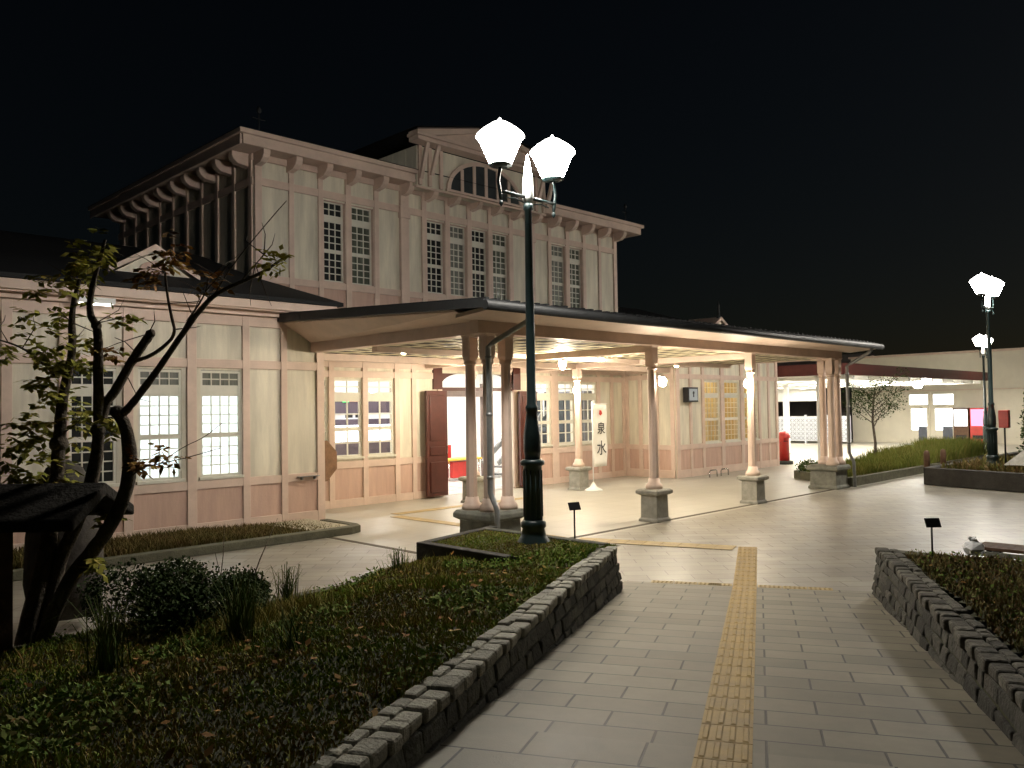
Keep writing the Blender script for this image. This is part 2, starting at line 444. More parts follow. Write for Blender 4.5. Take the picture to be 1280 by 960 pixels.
# tactile paving: blocks with four raised bars
t = MB()
def tblock(s, n0, n1):
    z = zr(s+.15)
    p = lambda ss, nn, zz: PS(ss, nn, zr(ss)+zz)
    a, b = s+.004, s+.296
    t.hexa([p(a,n0,.007),p(a,n1,.007),p(b,n1,.007),p(b,n0,.007),p(a,n0,.0105),p(a,n1,.0105),p(b,n1,.0105),p(b,n0,.0105)])
    for k in range(4):
        c = n0+(n1-n0)*(k+.5)/4
        a2, b2 = s+.02, s+.28
        t.hexa([p(a2,c-.018,.0108),p(a2,c+.018,.0108),p(b2,c+.018,.0108),p(b2,c-.018,.0108),p(a2+.012,c-.011,.0165),p(a2+.012,c+.011,.0165),p(b2-.012,c+.011,.0165),p(b2-.012,c-.011,.0165)])
s = -1.0
while s < 13.75:
    tblock(s, -.362, -.072); s += .3
tag(t.build('tactile_paving', M['yellow']), kind='structure')
t = MB()   # warning row across the foot of the path, thin
for k in range(7):
    n0 = -1.4+.3*k if k < 4 else -.06+.3*(k-4)
    if k == 3: n0 = -.665
    for (sa, sb) in ((10.93, 11.07),):
        P4 = [PS(sa,n0,.008),PS(sa,n0+.29,.008),PS(sb,n0+.29,.008),PS(sb,n0,.008)]
        t.hexa(P4+[(p[0],p[1],.012) for p in P4])
        for i in range(5):
            for j in range(2):
                c = PS(sa+.035+.07*j, n0+.035+.055*i, 0)
                t.lathe([(.016,.0122),(.010,.017)], c, 8)
tag(t.build('tactile_paving', M['yellow_worn']), kind='structure')
t = MB()
def tline(a, b, wd=.3):
    a = Vector(a); b = Vector(b); d = (b-a); n = max(1, int(d.length/.3)); u = d.normalized(); r = Vector((u.y, -u.x, 0))
    for k in range(n):
        p = a+u*(.3*k+.003); q = a+u*(.3*k+.297)
        P4 = [p-r*wd/2, p+r*wd/2, q+r*wd/2, q-r*wd/2]
        t.hexa([(v.x,v.y,.006) for v in P4]+[(v.x,v.y,.010) for v in P4])
tline((12.0, 6.98, 0), (11.0, 9.7, 0), .42)
tline((11.0, 9.85, 0), (11.0, 14.8, 0)); tline((11.2, 14.95, 0), (15.6, 14.95, 0))
tag(t.build('tactile_paving', M['yellow_worn']), kind='structure')

# ------------------------------------------------------------------ planting beds
def ztop(s): return .60+.024*(10.17-s)
NL, NRt = -1.70, 1.30
def ground_blades(name, sampler, count, m, h=(.04, .12), wd=.012, lean=.6, label=None, kind='stuff', broad=.35):
    b = MB(); n = 0; tries = 0
    vs = []; fs = []
    while n < count and tries < count*6:
        tries += 1
        q = sampler()
        if q is None: continue
        x, y, z, sc_ = q
        a = random.uniform(0, 6.283); hh = random.uniform(*h)*sc_; ww = wd*random.uniform(.6, 1.5)*sc_
        if random.random() < broad: ww *= 2.4; hh *= .7
        la = random.uniform(0, 6.283); ll = random.uniform(.1, lean)*hh
        dx, dy = math.cos(a)*ww, math.sin(a)*ww; lx, ly = math.cos(la)*ll, math.sin(la)*ll
        i = len(vs)
        vs += [(x-dx, y-dy, z), (x+dx, y+dy, z), (x+dx*.8+lx*.45, y+dy*.8+ly*.45, z+hh*.6), (x-dx*.8+lx*.45, y-dy*.8+ly*.45, z+hh*.6), (x+lx, y+ly, z+hh)]
        fs += [(i, i+1, i+2, i+3), (i+3, i+2, i+4)]
        n += 1
    b.add(vs, fs)
    o = b.build(name, m, origin=(0, 0, 0))
    o['kind'] = kind
    return o

REAR = 8.25
def bedz(x, y):
    """surface of the bed on the left of the path"""
    s = DX*x+DY*y; n = DY*x-DX*y
    zt = ztop(s)-.05
    d = max(0.0, NL-n)
    f = min(1.0, d/3.2)
    return max(.22, zt - .33*f*f) + .05*math.sin(2.1*x+.7)*math.sin(1.7*y) + .018*math.sin(6.1*x+1.1*y)*math.sin(5.3*y-.8*x)
def soilgrid(name, x0, x1, y0, y1, st, inside, zf):
    b = MB(); idx = {}; vs = []; fs = []
    nx = int((x1-x0)/st); ny = int((y1-y0)/st)
    def vid(i, j):
        if (i, j) not in idx:
            idx[i, j] = len(vs); x, y = x0+i*st, y0+j*st; vs.append((x, y, zf(x, y)))
        return idx[i, j]
    for i in range(nx):
        for j in range(ny):
            if inside(x0+(i+.5)*st, y0+(j+.5)*st): fs.append((vid(i,j), vid(i+1,j), vid(i+1,j+1), vid(i,j+1)))
    b.add(vs, fs, True)
    o = b.build(name, M['soil'], origin=(0, 0, 0)); o['kind'] = 'structure'; return o
def inbed(x, y):
    n = DY*x-DX*y; s = DX*x+DY*y
    return n < NL-.22 and y < REAR and x < 8.32 and s < 10.2 and not (x > 6.92 and y > 6.9)
soilgrid('soil', -4.0, 8.4, -2, REAR, .1, inbed, bedz)
def smp_bed():
    # denser near the camera's view
    x = random.uniform(-1.0, 8.3); y = random.uniform(2.0, REAR)
    if not inbed(x, y): return None
    return x, y, bedz(x, y)-.01, 1.0
ground_blades('grass', smp_bed, 110000, M['grass'], (.018, .055), .0045, 1.0, broad=.45)
def smp_tall():
    q = smp_bed()
    if q is None: return None
    if math.sin(3.1*q[0]+1.3)*math.sin(2.7*q[1]) < .35: return None
    return q
ground_blades('long_grass', smp_tall, 3000, M['grass'], (.06, .16), .004, .9, broad=0)
# livelier patches: broad-leaved weeds, a straw coloured clump and fallen leaves
def smp_patch():
    q = smp_bed()
    if q is None or math.sin(1.7*q[0]+2.1)*math.cos(1.9*q[1]-.4)+.5*math.sin(4.3*q[0])*math.sin(3.7*q[1]) < .42: return None
    return q
def leaf_scatter(name, sampler, count, m, size, up, hmax):
    vs = []; fs = []; n = 0; t_ = 0
    while n < count and t_ < count*30:
        t_ += 1; q = sampler()
        if q is None: continue
        c = Vector((q[0], q[1], q[2]+random.uniform(.01, hmax)))
        d = Vector((random.gauss(0, 1), random.gauss(0, 1), up)).normalized(); u = d.orthogonal().normalized()
        u = Matrix.Rotation(random.uniform(0, 6.283), 3, d) @ u; r2 = d.cross(u); z_ = size*random.uniform(.5, 1.3); i = len(vs)
        vs += [c, c+u*z_*.4+r2*z_*.3, c+u*z_, c+u*z_*.4-r2*z_*.3]; fs.append((i, i+1, i+2, i+3)); n += 1
    b = MB(); b.add(vs, fs); o = b.build(name, m, origin=(0, 0, 0)); o['kind'] = 'stuff'; return o
leaf_scatter('weeds', smp_patch, 9000, M['strip_green'], .045, .9, .09)
leaf_scatter('fallen_leaves', smp_bed, 900, M['leaf_red'], .06, 2.5, .06)
def smp_straw():
    x = random.gauss(3.75, .30); y = random.gauss(6.9, .22)
    return (x, y, bedz(x, y)-.01, random.uniform(.5, 1.0)) if inbed(x, y) else None
ground_blades('straw_grass', smp_straw, 1600, M['straw'], (.10, .28), .005, .9, broad=0)
# raised corner round the lamp
RB = [(6.9,8.6),(6.9,6.98),(7.46,6.46),(8.37,6.46),(8.37,8.9),(8.2,8.9)]
sheet('soil', RB, .56, M['soil'])
def smp_rb():
    x = random.uniform(6.95, 8.33); y = random.uniform(6.5, 8.85)
    if y < 6.98-(x-6.9)*.93 or y > 8.6+(x-6.9)*.2: return None
    return x, y, .555, .8
ground_blades('grass', smp_rb, 12000, M['grass'], (.015, .045), .0045, 1.0, broad=.4)
# the terrain skirt under the raised bed and a low kerb behind
g = thing('planter_kerb', 'low dark stone kerb round the back of the lawn bed beside the lamp post', 'kerb', (5, 8.3, 0))
k = MB(); k.box(-4, 6.88, REAR, REAR+.14, 0, .27); k.build('kerb_stone', M['kerb'], g, .01)
k = MB(); k.box(6.80, 6.94, 6.95, 8.62, 0, .58); k.hexa([(6.94,8.5,0),(8.5,8.85,0),(8.5,8.99,0),(6.94,8.64,0),(6.94,8.5,.58),(8.5,8.85,.58),(8.5,8.99,.58),(6.94,8.64,.58)])
k.build('raised_edge', M['far_stone'], g, .01)
k = MB(); k.box(8.19, 8.335, 6.62, 8.84, 0, .585); k.build('end_wall', M['wall_stone'], g, .02)

# stone walls along the path
def pathwall(name, label, nbase, ntop, sgn, s0, s1, capm, wm):
    g = thing(name, label, 'wall', PS((s0+s1)/2, nbase, 0))
    wl = MB(); thick = .30*sgn
    H0 = ztop((s0+s1)/2)
    for c_ in range(5):
        s = s0+random.uniform(-.2, 0)
        while s < s1:
            L = random.uniform(.16, .42); e = min(s1, s+L); mid = (s+e)/2
            zt = ztop(mid)-.085; f0, f1 = c_/5, (c_+1)/5
            za, zb = -.04+(zt+.04)*f0, -.04+(zt+.04)*f1
            n0, n1 = nbase+(ntop-nbase)*f0, nbase+(ntop-nbase)*f1
            if zb > zr(mid)-.1:
                jv = [random.uniform(-.014, .016)*sgn for _ in range(4)]; a, b = s+.008, e-.008; g_ = random.uniform(.004, .012)
                wl.hexa([PS(a,n0+jv[0],za+g_),PS(b,n0+jv[1],za+g_),PS(b,n0+thick,za+g_),PS(a,n0+thick,za+g_),PS(a,n1+jv[2],zb-g_),PS(b,n1+jv[3],zb-g_),PS(b,n1+thick,zb-g_),PS(a,n1+thick,zb-g_)])
            s = e
    bk = MB(); K = 24
    for i_ in range(K):
        a, b = s0+(s1-s0)*i_/K, s0+(s1-s0)*(i_+1)/K; o_ = .022*sgn
        bk.hexa([PS(a,nbase+o_,-.05),PS(b,nbase+o_,-.05),PS(b,nbase+thick,-.05),PS(a,nbase+thick,-.05),PS(a,ntop+o_,ztop(a)-.09),PS(b,ntop+o_,ztop(b)-.09),PS(b,ntop+thick*.9,ztop(b)-.09),PS(a,ntop+thick*.9,ztop(a)-.09)])
    bk.build('mortar', M['soil'], g)
    wl.build('rubble_wall', wm, g, .018)
    cp = MB()
    for row, (na, nb_) in enumerate(((ntop-.012*sgn, ntop+.13*sgn), (ntop+.15*sgn, ntop+.25*sgn))):
        s = s0
        while s < s1-.05:
            L = random.uniform(.11, .22); e = min(s1, s+L)
            dz = random.uniform(-.012, .008)-row*.02; j = random.uniform(-.012, .02)*sgn
            z0, z1 = ztop(s)-.09, ztop(s)+dz
            z1b = ztop(e)+dz+random.uniform(-.006, .006)
            a, b = s+.006, e-.008
            q = [PS(a,na+j,z0),PS(b,na+j+random.uniform(-.008,.008),z0),PS(b,nb_,z0),PS(a,nb_,z0),PS(a,na+j,z1),PS(b,na+j,z1b),PS(b,nb_,z1b),PS(a,nb_,z1)]
            cp.hexa(q); s = e
    cp.build('coping', capm, g, .02)
    return g
pathwall('planter_wall', 'low mossy stone wall with grey coping along the lawn bed on the lamp post side of the path', -1.62, -1.70, -1, -1, 10.17, M['cap_stone'], M['wall_stone'])
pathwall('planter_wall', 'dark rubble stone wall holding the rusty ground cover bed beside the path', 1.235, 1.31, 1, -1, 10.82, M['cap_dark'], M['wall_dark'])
k = MB(); a = PS(10.82, 1.24, 0); 
g = thing('bed_kerb', 'low stone kerb closing the far side of the rusty ground cover bed', 'kerb', (a[0], a[1]-3, 0))
k.box(a[0]-.02, a[0]+.16, a[1]-9, a[1]-.25, -.02, .55); k.build('kerb_stone', M['kerb'], g, .01)
# right bed
def rbed(x, y):
    n = DY*x-DX*y
    return n > 1.60 and x < a[0]+.1 and DX*x+DY*y > 1
def rbz(x, y):
    return ztop(DX*x+DY*y)-.05+.03*math.sin(2.3*x)*math.sin(1.9*y)
soilgrid('soil', 0, 10.4, -7, 4.2, .1, rbed, rbz)
def smp_r():
    x = random.uniform(3.5, 10.2); y = random.uniform(-2.5, 4.2)
    if not rbed(x, y): return None
    return x, y, rbz(x, y)-.01, 1.0
ground_blades('ground_cover', smp_r, 60000, M['grass_red'], (.025, .09), .0045, 1.0, broad=.4)

leaf_scatter('fallen_leaves', smp_r, 700, M['leaf_red'], .05, 2.0, .06)
leaf_scatter('weeds', smp_r, 5000, M['strip_green'], .04, .9, .08)
# planting strip in front of the west wing with its kerb
sheet('soil', [(-10,13.5),(8.7,13.5),(9.0,13.7),(9.0,15.05),(-10,15.05)], .10, M['soil'])
k = MB()
pts = [(-10,13.2),(8.9,13.2),(9.16,13.3),(9.26,13.55),(9.26,14.62),(9.08,14.62),(9.08,13.6),(9.02,13.47),(8.86,13.42),(-10,13.42)]
k.prism(pts, 0, .14)
tag(k.build('strip_kerb', M['kerb'], bevel=.015), 'mossy kerb with a rounded corner round the planting strip by the salmon panels', 'kerb')
g = MB(); g.add([(8.2,13.45,.125),(9.06,13.5,.125),(9.06,15.05,.125),(8.0,15.05,.125)], [(0,1,2,3)])
tag(g.build('gravel', mat('pale_gravel', (.42, .38, .28), .9, .4, 30, .8, 60)), kind='stuff')
def smp_strip():
    x = random.uniform(0.5, 9.0); y = random.uniform(13.45, 15.0)
    k_ = 1.6 if x < 6.5 else 1.6-(x-6.5)*.45
    if random.random() > k_/1.6: return None
    return x, y, .10, max(.35, k_*.8)
ground_blades('ground_cover', smp_strip, 22000, M['strip'], (.05, .15), .006, .9)

# ------------------------------------------------------------------ station building
ST = thing('station_building', 'cream and salmon timber station house with a two storey hall and hipped slate roofs', 'station', (15.6, 17.1, 0))
FY, WY = 17.1, 15.1           # pavilion front, wing front
PX0, PX1 = 9.0, 22.15
hall_ops = [(10.06,10.87,1.2,3.1),(11.03,11.84,1.2,3.1),(12.0,12.81,1.2,3.1),(14.4,17.1,.0,3.3),(18.0,18.75,1.2,3.1),(19.1,19.85,1.2,3.1),(20.2,20.95,1.2,3.1)]
b = MB(); b.wallgrid(PX0, 22.5, 0, 3.75, FY, .16, hall_ops); b.build('hall_wall', M['cream'], ST)
b = MB()
UPW = [(10.77,11.40),(11.56,12.24),(13.94,14.59),(14.75,15.395),(15.555,16.20),(16.36,17.04),(18.87,19.56),(19.72,20.38)]
b.wallgrid(PX0, PX1, 3.751, 8.16, FY, .14, [(xa, xb, 5.44, 7.40) for xa, xb in UPW])
b.add([(PX0,FY,3.75),(PX0,25.2,3.75),(PX0,25.2,8.16),(PX0,FY,8.16)], [(3,2,1,0)])
b.add([(PX1,FY,3.75),(PX1,25.2,3.75),(PX1,25.2,8.16),(PX1,FY,8.16)], [(0,1,2,3)])
b.add([(PX0,25.2,0),(PX1,25.2,0),(PX1,25.2,8.16),(PX0,25.2,8.16)], [(3,2,1,0)])
b.build('pavilion_wall', M['cream'], ST)
LW = [(4.57,5.33,1.1,3.13),(5.70,6.48,1.1,3.13),(6.84,7.64,1.1,3.13)]
b = MB(); b.wallgrid(-8, 9.44, 0, 4.25, WY, .14, LW)
b.add([(9.44,WY,0),(9.44,FY,0),(9.44,FY,4.25),(9.44,WY,4.25)], [(0,1,2,3)])
b.build('wing_wall', M['cream'], ST)
RW = [(24.2,25.15,1.08,3.15),(25.5,26.45,1.08,3.15),(26.85,27.8,1.08,3.15)]
b = MB(); b.wallgrid(22.5, 29.3, 0, 4.25, WY, .14, RW)
b.add([(22.5,WY,0),(22.5,FY,0),(22.5,FY,4.25),(22.5,WY,4.25)], [(3,2,1,0)])
b.add([(29.3,WY,0),(29.3,25,0),(29.3,25,4.25),(29.3,WY,4.25)], [(0,1,2,3)])
b.build('wing_wall', M['cream'], ST)

# timber frame (posts, rails) and dado panels
P_ = .045   # how far the frame stands proud
def frame_y(mb, y, x0, x1, rails, posts, z0, z1, skip=()):
    for za, zb in rails:
        segs = [(x0, x1)]
        for xa, xb, sz0, sz1 in skip:
            if zb > sz0 and za < sz1:
                segs = [q for s_ in segs for q in ((s_[0], min(s_[1], xa)), (max(s_[0], xb), s_[1])) if q[1]-q[0] > .02] 
        for xa, xb in segs: mb.box(xa, xb, y-P_, y-.001, za, zb)
    for px_, wd in posts:
        mb.box(px_-wd/2, px_+wd/2, y-P_-.008, y-.002, z0, z1)
b = MB()
# pavilion upper storey
posts = []
for px_ in (9.08, 9.92, 10.68, 11.48, 12.32, 13.9, 14.67, 15.55, 16.28-.0, 17.2, 18.8, 19.65, 20.47, 21.23, 22.06):
    posts.append((px_, .15))
posts = [(9.09,.17),(9.92,.13),(10.70,.13),(11.48,.16),(12.32,.14),(13.86,.16),(14.67,.16),(15.475,.16),(16.28,.16),(17.12,.16),(18.80,.14),(19.64,.16),(20.45,.14),(21.24,.13),(22.06,.17)]
frame_y(b, FY, PX0, PX1, [(7.44,7.62),(5.26,5.42),(4.55,4.67),(8.0,8.15)], posts, 4.4, 8.12)
for px_ in (13.18, 17.95):
    b.box(px_-.13, px_+.13, FY-.10, FY-.002, 4.4, 8.14); b.box(px_-.16, px_+.16, FY-.13, FY-.003, 7.30, 7.60)
b.build('timber_frame', M['trim'], ST, .006)
b = MB()    # side of the pavilion
for i, py in enumerate([17.2]+[18.0+.85*i for i in range(9)]):
    b.box(PX0-P_-.006, PX0-.002, py-.07, py+.07, 4.4, 8.12)
for za, zb in ((7.44,7.62),(5.26,5.42),(8.0,8.15)): b.box(PX0-P_, PX0-.001, FY, 25.2, za, zb)
b.build('timber_frame', M['trim'], ST, .006)
b = MB()    # hall front under the canopy
frame_y(b, FY, 9.46, 22.48, [(.0,.19),(.93,1.10),(3.14,3.30),(3.38,3.545)],
        [(9.95,.15),(10.95,.15),(11.92,.15),(12.9,.15),(13.45,.14),(17.92,.13),(18.92,.3),(20.02,.3),(21.05,.16),(21.75,.14),(22.4,.16)], 0, 3.74, skip=[(14.3,17.2,-1,3.35)])
b.box(14.25, 14.4, FY-.06, FY-.002, 0, 3.4); b.box(17.1, 17.25, FY-.06, FY-.002, 0, 3.4)
b.build('timber_frame', M['trim'], ST, .006)
b = MB()    # west wing
frame_y(b, WY, -8, 9.44, [(0,.27),(.90,1.06),(3.17,3.34),(4.0,4.2)],
        [(3.64,.16),(4.48,.15),(5.52,.17),(6.66,.18),(7.74,.15),(8.56,.14),(9.38,.13),(2.6,.15),(1.5,.15),(.4,.15),(-.8,.15)], 0, 4.2)
b.box(9.441, 9.49, WY-.05, WY+.13, 0, 4.2); b.box(9.441, 9.48, WY+.131, FY-.05, .9, 1.06)
b.build('timber_frame', M['trim'], ST, .006)
b = MB()    # east wing
frame_y(b, WY, 22.5, 29.3, [(0,.25),(.90,1.06),(3.2,3.36),(4.0,4.2)],
        [(22.6,.18),(23.35,.13),(24.1,.15),(25.32,.22),(26.65,.22),(27.9,.15),(28.6,.13),(29.22,.16)], 0, 4.2)
for py in (15.19, 15.8, 16.45, 17.0): b.box(22.5-P_-.008, 22.498, py-.07, py+.07, 0, 4.2)
for za, zb in ((0,.25),(.90,1.06),(3.2,3.36),(3.4,3.545)): b.box(22.5-P_, 22.499, WY+.02, FY, za, zb)
b.build('timber_frame', M['trim'], ST, .006)
b = MB()    # salmon dado boards, 8 mm proud of the wall
def dado(x0, x1, y, z0, z1):
    b.box(x0, x1, y-.010, y-.0005, z0, z1)
dado(-8, 9.40, WY, .2, .95); dado(22.55, 29.26, WY, .2, .95); dado(9.5, 14.2, FY, .15, .98); dado(17.3, 22.44, FY, .15, .98); dado(9.05, 22.1, FY, 4.4, 5.3)
b.box(22.49, 22.4995, WY+.05, FY-.02, .2, .95); b.box(8.99, 8.9995, 17.2, 25.1, 4.4, 5.3)
b.build('dado_panel', M['dado'], ST)

# windows
def window(x0, x1, y, sashes, pane, name='window', fm=None, mw_=.022, bw=.045, depth=.05, sill=True):
    f = MB(); z0, z1 = sashes[0][0], sashes[-1][1]
    ya, yb = y-.02, y-.02+depth
    f.box(x0, x0+bw, ya, yb, z0, z1); f.box(x1-bw, x1, ya, yb, z0, z1)
    prev = None
    for (za, zb, nc, nr) in sashes:
        f.box(x0+bw, x1-bw, ya, yb, za, za+bw); f.box(x0+bw, x1-bw, ya, yb, zb-bw, zb)
        xi0, xi1, zi0, zi1 = x0+bw, x1-bw, za+bw, zb-bw
        if prev is not None and za-prev > .001: f.box(x0+bw, x1-bw, ya+.004, yb, prev, za)
        for i in range(1, nc):
            c = xi0+(xi1-xi0)*i/nc; f.box(c-mw_/2, c+mw_/2, ya+.008, yb-.012, zi0, zi1)
        for j in range(1, nr):
            c = zi0+(zi1-zi0)*j/nr; f.box(xi0, xi1, ya+.010, yb-.014, c-mw_/2, c+mw_/2)
        prev = zb
    if sill: f.box(x0-.04, x1+.04, y-.09, y-.021, z0-.05, z0)
    o = f.build(name, fm or M['white_sash'], ST)
    p = MB(); yy = y+.012
    p.add([(x0+.01,yy,z0+.01),(x1-.01,yy,z0+.01),(x1-.01,yy,z1-.01),(x0+.01,yy,z1-.01)], [(0,1,2,3)])
    p.build('pane', pane, o)
    return o
up = [(5.44,6.19,3,4),(6.19,6.94,3,4),(7.02,7.40,3,2)]
for xa, xb in UPW:      # pink linings of the reveals
    rv = MB()
    rv.box(xa+.001, xa+.016, FY-.04, FY+.085, 5.441, 7.399); rv.box(xb-.016, xb-.001, FY-.04, FY+.085, 5.441, 7.399)
    rv.box(xa+.017, xb-.017, FY-.03, FY+.085, 7.384, 7.399)
    rv.box(xa+.017, xb-.017, FY-.03, FY+.085, 5.425, 5.44)
    rv.build('window_lining', M['trim'], ST)
M['green_glass'] = mat('green_curtain_glass', (.10, .11, .085), .25, .5, 2.5, spec=.5, streak=True)
for i, (xa, xb) in enumerate(UPW):
    window(xa+.018, xb-.018, FY+.08, up, M[('dark_glass','green_glass','dark_glass','curtain_glass','dark_glass','green_glass','curtain_glass','green_glass')[i]], depth=.05, bw=.045)
lsash = [(1.12,1.90,4,4),(1.90,2.68,4,4),(2.80,3.12,4,2)]
for i, (xa, xb, za, zb) in enumerate(LW):
    f_ = window(xa, xb, WY+.03, lsash, M['dark_glass'] if i == 0 else M['frosted'])
    if i:   # dark lights over the frosted sashes
        p = MB(); p.box(xa+.04, xb-.04, WY+.034, WY+.038, 2.78, 3.13); p.build('pane', M['curtain_glass'], f_)
hs = [(1.2,1.88,2,2),(1.88,2.6,2,2),(2.72,3.1,2,2)]
for xa, xb, za, zb in hall_ops:
    if za > 1: window(xa, xb, FY+.03, hs, M['glass'], mw_=.03, bw=.05)
amber = mat('curtain_lit_glass', (.42, .36, .22), .3, .2, 3, spec=.5, streak=True)
rs = [(1.08,1.85,4,4),(1.85,2.62,4,4),(2.7,3.15,4,2)]
for xa, xb, za, zb in RW:
    window(xa, xb, WY+.03, rs, M['glass'])

# eaves of the pavilion
EX0, EX1, EY = 8.42, 22.72, 16.5
b = MB()
b.box(EX0, EX1, EY, 25.8, 8.165, 8.20)     # soffit boards
b.build('eaves_soffit', M['trim'], ST)
b = MB()
for x0, x1 in ((EX0, 13.1), (18.0, EX1)):
    b.box(x0, x1, EY-.05, EY, 8.10, 8.32); b.box(x0-.03, x1+.03, EY-.11, EY-.004, 8.321, 8.43)
b.box(13.1, 18.0, EY-.05, EY, 8.0, 8.06)
b.box(EX0-.05, EX0, EY, 25.8, 8.10, 8.32); b.box(EX0-.10, EX0-.004, EY-.11, 25.8, 8.322, 8.43)
b.box(EX1, EX1+.05, EY, 25.8, 8.10, 8.32); b.box(EX1+.004, EX1+.10, EY-.11, 25.8, 8.322, 8.43)
b.build('eaves_fascia', M['trim'], ST, .012)
def bracket(x):
    m_ = MB()
    prof = [(FY, 7.86), (FY-.30, 7.90), (FY-.42, 7.98), (FY-.47, 8.06), (FY-.47, 8.163), (FY, 8.163)]
    m_.xprism([(p[0], p[1]) for p in prof][::-1], x-.085, x+.085)
    m_.build('eaves_bracket', M['trim'], ST, .012)
for i in range(17):
    x = 9.08+.8125*i
    bracket(x)
for i in range(10):
    y = 17.35+.83*i; m_ = MB()
    m_.yprism([(PX0, 7.86), (PX0-.30, 7.90), (PX0-.40, 7.98), (PX0-.44, 8.06), (PX0-.44, 8.163), (PX0, 8.163)], y-.10, y+.10)
    m_.build('eaves_bracket', M['trim'], ST, .012)
b = MB()
A, B_, C_, D_ = (EX0-.1,EY-.11,8.44), (EX1+.1,EY-.11,8.44), (EX1+.1,25.9,8.44), (EX0-.1,25.9,8.44)
R1, R2 = (13.2,21.1,9.75), (17.9,21.1,9.75)
b.add([A,B_,C_,D_,R1,R2], [(0,1,5,4),(1,2,5),(2,3,4,5),(3,0,4),(3,2,1,0)])
b.build('pavilion_roof', M['slate'], ST)
# dormer
b = MB(); DXa, DXb, DYf = 13.15, 17.95, 16.46
ap = []
b.yprism([(DXa,8.06),(DXb,8.06),(DXb,9.08),(DXa,9.08)], DYf, 16.9)
b.box(DXa, DXa+.12, 16.91, 20.8, 8.4, 9.08); b.box(DXb-.12, DXb, 16.91, 20.8, 8.4, 9.08)
dm = b.build('dormer', M['cream'], ST)
b = MB(); cx = 15.55
b.box(12.86, 18.24, 16.02, 16.40, 9.08, 9.18); b.box(12.80, 18.30, 15.96, 16.40, 9.181, 9.26)
for sx in (-1, 1):
    b.yprism([(cx+sx*2.74, 9.261), (cx+sx*2.74, 9.33), (cx, 9.95), (cx, 9.84), (cx+sx*2.2, 9.261)][::(-1 if sx > 0 else 1)], 15.97, 16.35)
b.yprism([(cx-2.3, 9.261), (cx+2.3, 9.261), (cx, 9.86)], 16.12, 16.3)
b.build('pediment', M['trim'], dm, .008)
b = MB()
b.add([(12.72,15.92,9.34),(cx,15.92,9.98),(cx,20.9,9.98),(12.72,20.9,9.34),(18.38,15.92,9.34),(18.38,20.9,9.34)], [(0,1,2,3),(1,4,5,2)])
b.add([(12.72,15.925,9.285),(cx,15.925,9.92),(cx,20.9,9.92),(12.72,20.9,9.285),(18.38,15.925,9.285),(18.38,20.9,9.285)], [(3,2,1,0),(2,5,4,1)])
b.build('dormer_roof', M['slate'], dm)
b = MB()
arc = [(cx+1.3*math.cos(math.pi*i/24), 8.12+.84*math.sin(math.pi*i/24)) for i in range(25)]
arc_o = [(cx+1.42*math.cos(math.pi*i/24), 8.12+.94*math.sin(math.pi*i/24)) for i in range(25)]
for i in range(24):
    b.yprism([arc[i], arc[i+1], arc_o[i+1], arc_o[i]], DYf-.06, DYf-.002)
for kx in (-2, -1, 0, 1, 2):
    x = cx+kx*.44; zt = 8.12+.84*math.sqrt(max(0, 1-(kx*.44/1.3)**2))
    b.box(x-.05, x+.05, DYf-.05, DYf-.004, 8.12, zt)
b.box(cx-1.45, cx+1.45, DYf-.08, DYf-.003, 8.06, 8.12)
aw = b.build('arched_window', M['trim'], dm)
b = MB(); b.yprism(arc, DYf-.02, DYf-.006); b.build('pane', M['grey_glass'], aw)
for sx in (-1, 1):
    b = MB()
    for dx in (2.32, 2.0, 1.62): b.box(cx+sx*dx-.05, cx+sx*dx+.05, DYf-.07, DYf-.003, 8.07, 9.075)
    b.beam((cx+sx*2.36, DYf-.12, 8.2), (cx+sx*2.36, 16.05, 9.06), .08, .10)
    b.beam((cx+sx*2.0, DYf-.12, 8.35), (cx+sx*2.0, 16.05, 9.06), .08, .10)
    b.build('dormer_strut', M['trim'], dm)
for x, y in ((8.95, 16.75), (22.2, 16.7)):
    b = MB(); b.tube([(x,y,8.5),(x,y,8.95)], .014, 6); b.beam((x-.16,y,8.82),(x+.16,y,8.82),.02,.02); b.lathe([(.01,8.93),(.055,8.98),(.05,9.04),(.006,9.12)], (x,y), 8)
    b.build('roof_finial', M['gutter'], ST)

# wing roofs
b = MB()
WE = 14.68
b.add([(-8,WE,4.575),(9.74,WE,4.575),(9.74,FY,4.575),(8.99,FY,5.35),(8.99,19.9,6.25),(-8,19.9,6.25)], [(0,1,3,4,5),(1,2,3)])
b.add([(-8,WE,4.50),(9.74,WE,4.50),(9.74,FY,4.50),(-8,FY,4.50)], [(3,2,1,0)])
b.add([(-8,WE,4.50),(9.74,WE,4.50),(9.74,WE,4.575),(-8,WE,4.575),(9.74,FY,4.50),(9.74,FY,4.575)], [(0,1,2,3),(1,4,5,2)])
b.build('wing_roof', M['slate'], ST)
b = MB()
b.add([(22.2,WE,4.575),(29.8,WE,4.575),(29.8,24,4.575),(27.2,19.9,6.25),(22.16,19.9,6.25),(22.16,FY,5.35),(22.2,FY,4.575)], [(0,1,3,4,5),(1,2,3),(0,5,6)])
b.add([(22.2,WE,4.50),(29.8,WE,4.50),(29.8,24,4.50),(22.2,24,4.50)], [(3,2,1,0)])
b.add([(22.2,WE,4.50),(29.8,WE,4.50),(29.8,WE,4.575),(22.2,WE,4.575)], [(0,1,2,3)])
b.build('wing_roof', M['slate'], ST)
